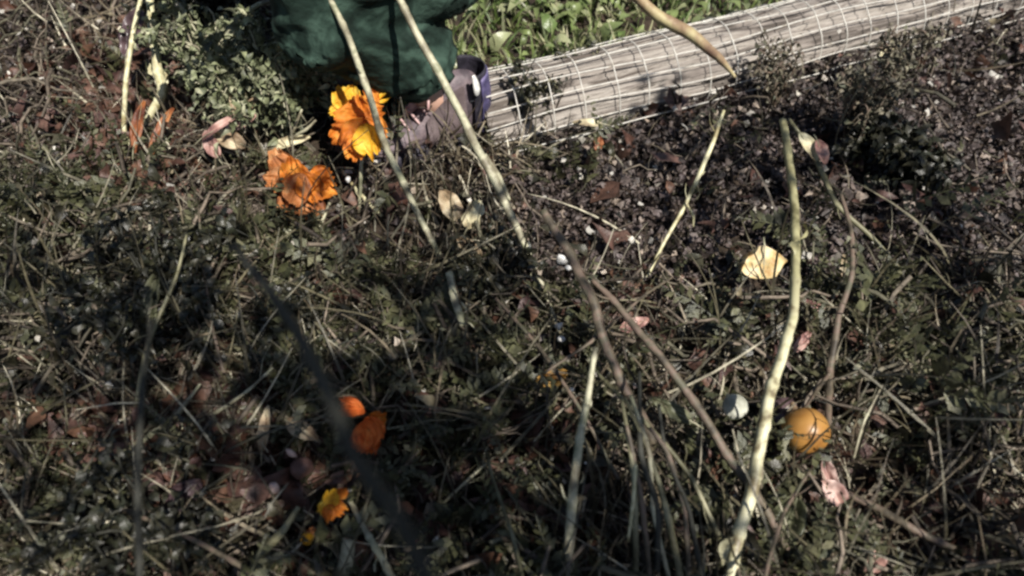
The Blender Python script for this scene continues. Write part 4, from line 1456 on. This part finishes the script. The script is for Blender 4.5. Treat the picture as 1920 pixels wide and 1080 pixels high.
def boot(parent, off, dz=0.0):
    B = lambda f_, s_, z_: PX(f_, s_ + off, z_ + dz)
    # sections along the foot: (f, halfwidth, bottom, top)
    sec = [(-.095, .012, .05, .11), (-.09, .028, .03, .15), (-.075, .036, .026, .175), (-.045, .040, .026, .185), (-.01, .041, .026, .185), (.025, .041, .026, .16),
           (.055, .042, .026, .115), (.09, .046, .026, .095), (.125, .050, .026, .08), (.155, .047, .026, .068), (.18, .036, .027, .055), (.192, .015, .03, .045)]
    V = []
    n = 24
    for f_, hw, b_, t_ in sec:
        for k in range(n):
            a_ = 2 * math.pi * k / n
            zc, zh = (b_ + t_) / 2, (t_ - b_) / 2
            ex = .75
            cs, sn = math.cos(a_), math.sin(a_)
            V.append(tuple(B(f_, hw * abs(cs) ** ex * (1 if cs > 0 else -1) * (1 - .25 * max(0, sn)), zc + zh * abs(sn) ** ex * (1 if sn > 0 else -1))))
    Fq = grid_faces(len(sec), n, True) + [tuple(range(n))[::-1], tuple(range((len(sec) - 1) * n, len(sec) * n))]
    up_ = link('boot', py_mesh('boot', V, Fq), m_boot, parent)
    sub = up_.modifiers.new('s', 'SUBSURF'); sub.levels = 2; sub.render_levels = 2
    # everything else of the boot is a sub-part of it
    def subp(name, V, Fq, mat, sb=1):
        o = link(name, py_mesh(name, V, Fq), mat, up_)
        o.matrix_parent_inverse = Matrix.Identity(4)
        if sb:
            m_ = o.modifiers.new('s', 'SUBSURF'); m_.levels = sb; m_.render_levels = sb
        return o
    # sole
    V, out = [], []
    for f_, hw in [(-.10, .02), (-.09, .036), (-.05, .044), (0, .042), (.05, .044), (.10, .052), (.145, .053), (.18, .042), (.198, .02)]:
        out.append((f_, hw))
    ring = [(f_, hw) for f_, hw in out] + [(f_, -hw) for f_, hw in out[::-1]]
    for z_ in (.0, .012, .030, .034):
        gr = 1.0 if z_ < .033 else .9
        for f_, s_ in ring:
            V.append(tuple(B(f_ * gr + (.005 if gr < 1 else 0), s_ * gr, z_)))
    m_ = len(ring)
    Fq = grid_faces(4, m_, True) + [tuple(range(m_))[::-1], tuple(range(3 * m_, 4 * m_))]
    subp('sole', V, Fq, m_sole, 0)
    # heel cap: a curved violet panel around the back
    for nm, mat_, r_add, z0, z1, a0 in (('heel_cap', m_violet, .010, .03, .18, 62), ('collar_band', m_sole, .0055, .05, .19, 78)):
        V = []
        for i in range(9):
            z_ = z0 + (z1 - z0) * i / 8
            for k in range(13):
                a_ = math.radians(180 - a0 + 2 * a0 * k / 12)
                rr = .052 + r_add
                V.append(tuple(B(-.043 + math.cos(a_) * (rr + .008 * math.sin(i / 8 * 3.1)), math.sin(a_) * (rr - .008), z_)))
        o = subp(nm, V, grid_faces(9, 13), mat_, 1)
        so = o.modifiers.new('t', 'SOLIDIFY'); so.thickness = .003
    # padded brown side panel
    V = []
    for i in range(7):
        f_ = -.04 + .10 * i / 6
        for k in range(7):
            z_ = .045 + (.125 - .03 * i / 6 - .03 * (i / 6) ** 2) * k / 6
            V.append(tuple(B(f_, -(.046 + .004 * math.sin(k) + .002 * i - .010 * (k / 6) ** 2), z_)))
    o = subp('side_panel', V, grid_faces(7, 7), m_boot_br, 1)
    # tongue and laces
    path = [B(.02, 0, .19), B(.045, 0, .16), B(.07, 0, .125), B(.10, 0, .103)]
    v, f = tube(path, [.022, .020, .017, .010], 10, flat=.5)
    subp('tongue', v, f, m_lace)
    for q in range(4):
        f_ = .045 + .02 * q
        z_ = .165 - .021 * q
        s2 = .034
        v, f = tube([B(f_ - .012, -s2, z_ - .026), B(f_, -.015, z_ - .004), B(f_ + .006, 0, z_ + .006), B(f_, .015, z_ - .004), B(f_ - .01, s2, z_ - .02)], [.0032] * 5, 8)
        subp('lace', v, f, m_lace)
    for sgn in (-1, 1):
        pts = [B(.03, 0, .17), B(.045, -.02 * sgn - .02, .185), B(.06, -.04 * sgn - .03, .16), B(.05, -.02 * sgn - .02, .145), B(.035, 0, .162)]
        v, f = tube([Vector(tuple(p)) for p in catmull([tuple(p) for p in pts], 5)], [.003] * 21, 8)
        subp('lace', v, f, m_lace)
    # reflective tab
    v, f = tube([B(-.055, -.052, .20), B(-.058, -.058, .185), B(-.06, -.060, .165), B(-.06, -.059, .15)], [.005, .008, .011, .006], 10, flat=.5)
    subp('tab', v, f, m_stone)
    return up_


boot(proot, 0)
boot(proot, .30)

# ================================================================== UNSEEN TREE added behind the camera to dapple the bed with shade
troot = empty('added_shade_tree', (1.5, -1.3, 0), 'unseen tree added behind the viewpoint to shade the bed', 'tree')
parts = [tube([Vector((1.5, -1.3, -.05)), Vector((1.46, -1.27, .8)), Vector((1.38, -1.2, 1.6)), Vector((1.25, -1.1, 2.3)), Vector((1.2, -1.0, 3.0))], [.09, .075, .06, .045, .02], 14, wob=.1)]
link('trunk', py_mesh('trunk', *parts[0]), m_st_brown, troot)
tips = []
r = random.Random(5)
for k in range(16):
    st = Vector((1.38, -1.2, 1.6)).lerp(Vector((1.2, -1.0, 3.0)), r.random())
    zz = r.uniform(1.75, 2.3)
    e = Vector((r.uniform(-1.35, -.15), r.uniform(.3, 1.25), 0)) + SUN_DIR * (zz / SUN_DIR.z) if k < 13 else Vector((r.uniform(1.0, 2.2), r.uniform(-1.9, -.6), r.uniform(2, 3)))
    path = [st.lerp(e, i / 7) + Vector((0, 0, .14 * math.sin(i / 7 * 3.1))) + Vector([mn.noise(Vector((i * .5, k, j))) * .06 for j in range(3)]) for i in range(8)]
    v, f = tube(path, [.014 * (1 - .8 * i / 7) for i in range(8)], 7)
    link('branch', py_mesh('branch', v, f), m_st_brown, troot)
    tips += path[3:]
for k in range(3):  # added branches lined up with the sun to throw diagonal shade bands
    st = Vector((1.3, -1.15, 1.9 + .1 * k))
    a1 = at(1680, 300 + 75 * k, 0) + SUN_DIR * (2.0 / SUN_DIR.z)
    a2 = at(1190 + 30 * k, 210 + 80 * k, 0) + SUN_DIR * (2.0 / SUN_DIR.z)
    path = [Vector(tuple(p)) for p in catmull([tuple(st), tuple(st.lerp(a1, .6) + Vector((.1, 0, .15))), tuple(a1), tuple(a1.lerp(a2, .5) + Vector((0, .03 * (k - 1), .05))), tuple(a2)], 5)]
    v, f = tube(path, [.014 * (1 - .8 * i / 20) for i in range(21)], 7)
    link('branch', py_mesh('branch', v, f), m_st_brown, troot)
    tips += path[10::3]
nl = 1250
P = np.array([tuple(tips[rng.integers(0, len(tips))]) for _ in range(nl)]) + rng.normal(0, .07, (nl, 3))
V, Fq = batch(leafs, P, rot_mats(nl, tilt=rng.normal(0, .8, nl), roll=rng.normal(0, .8, nl)), rng.uniform(.04, .075, nl))
link('crown', np_mesh('crown', V, Fq), m_dkleaf, troot)
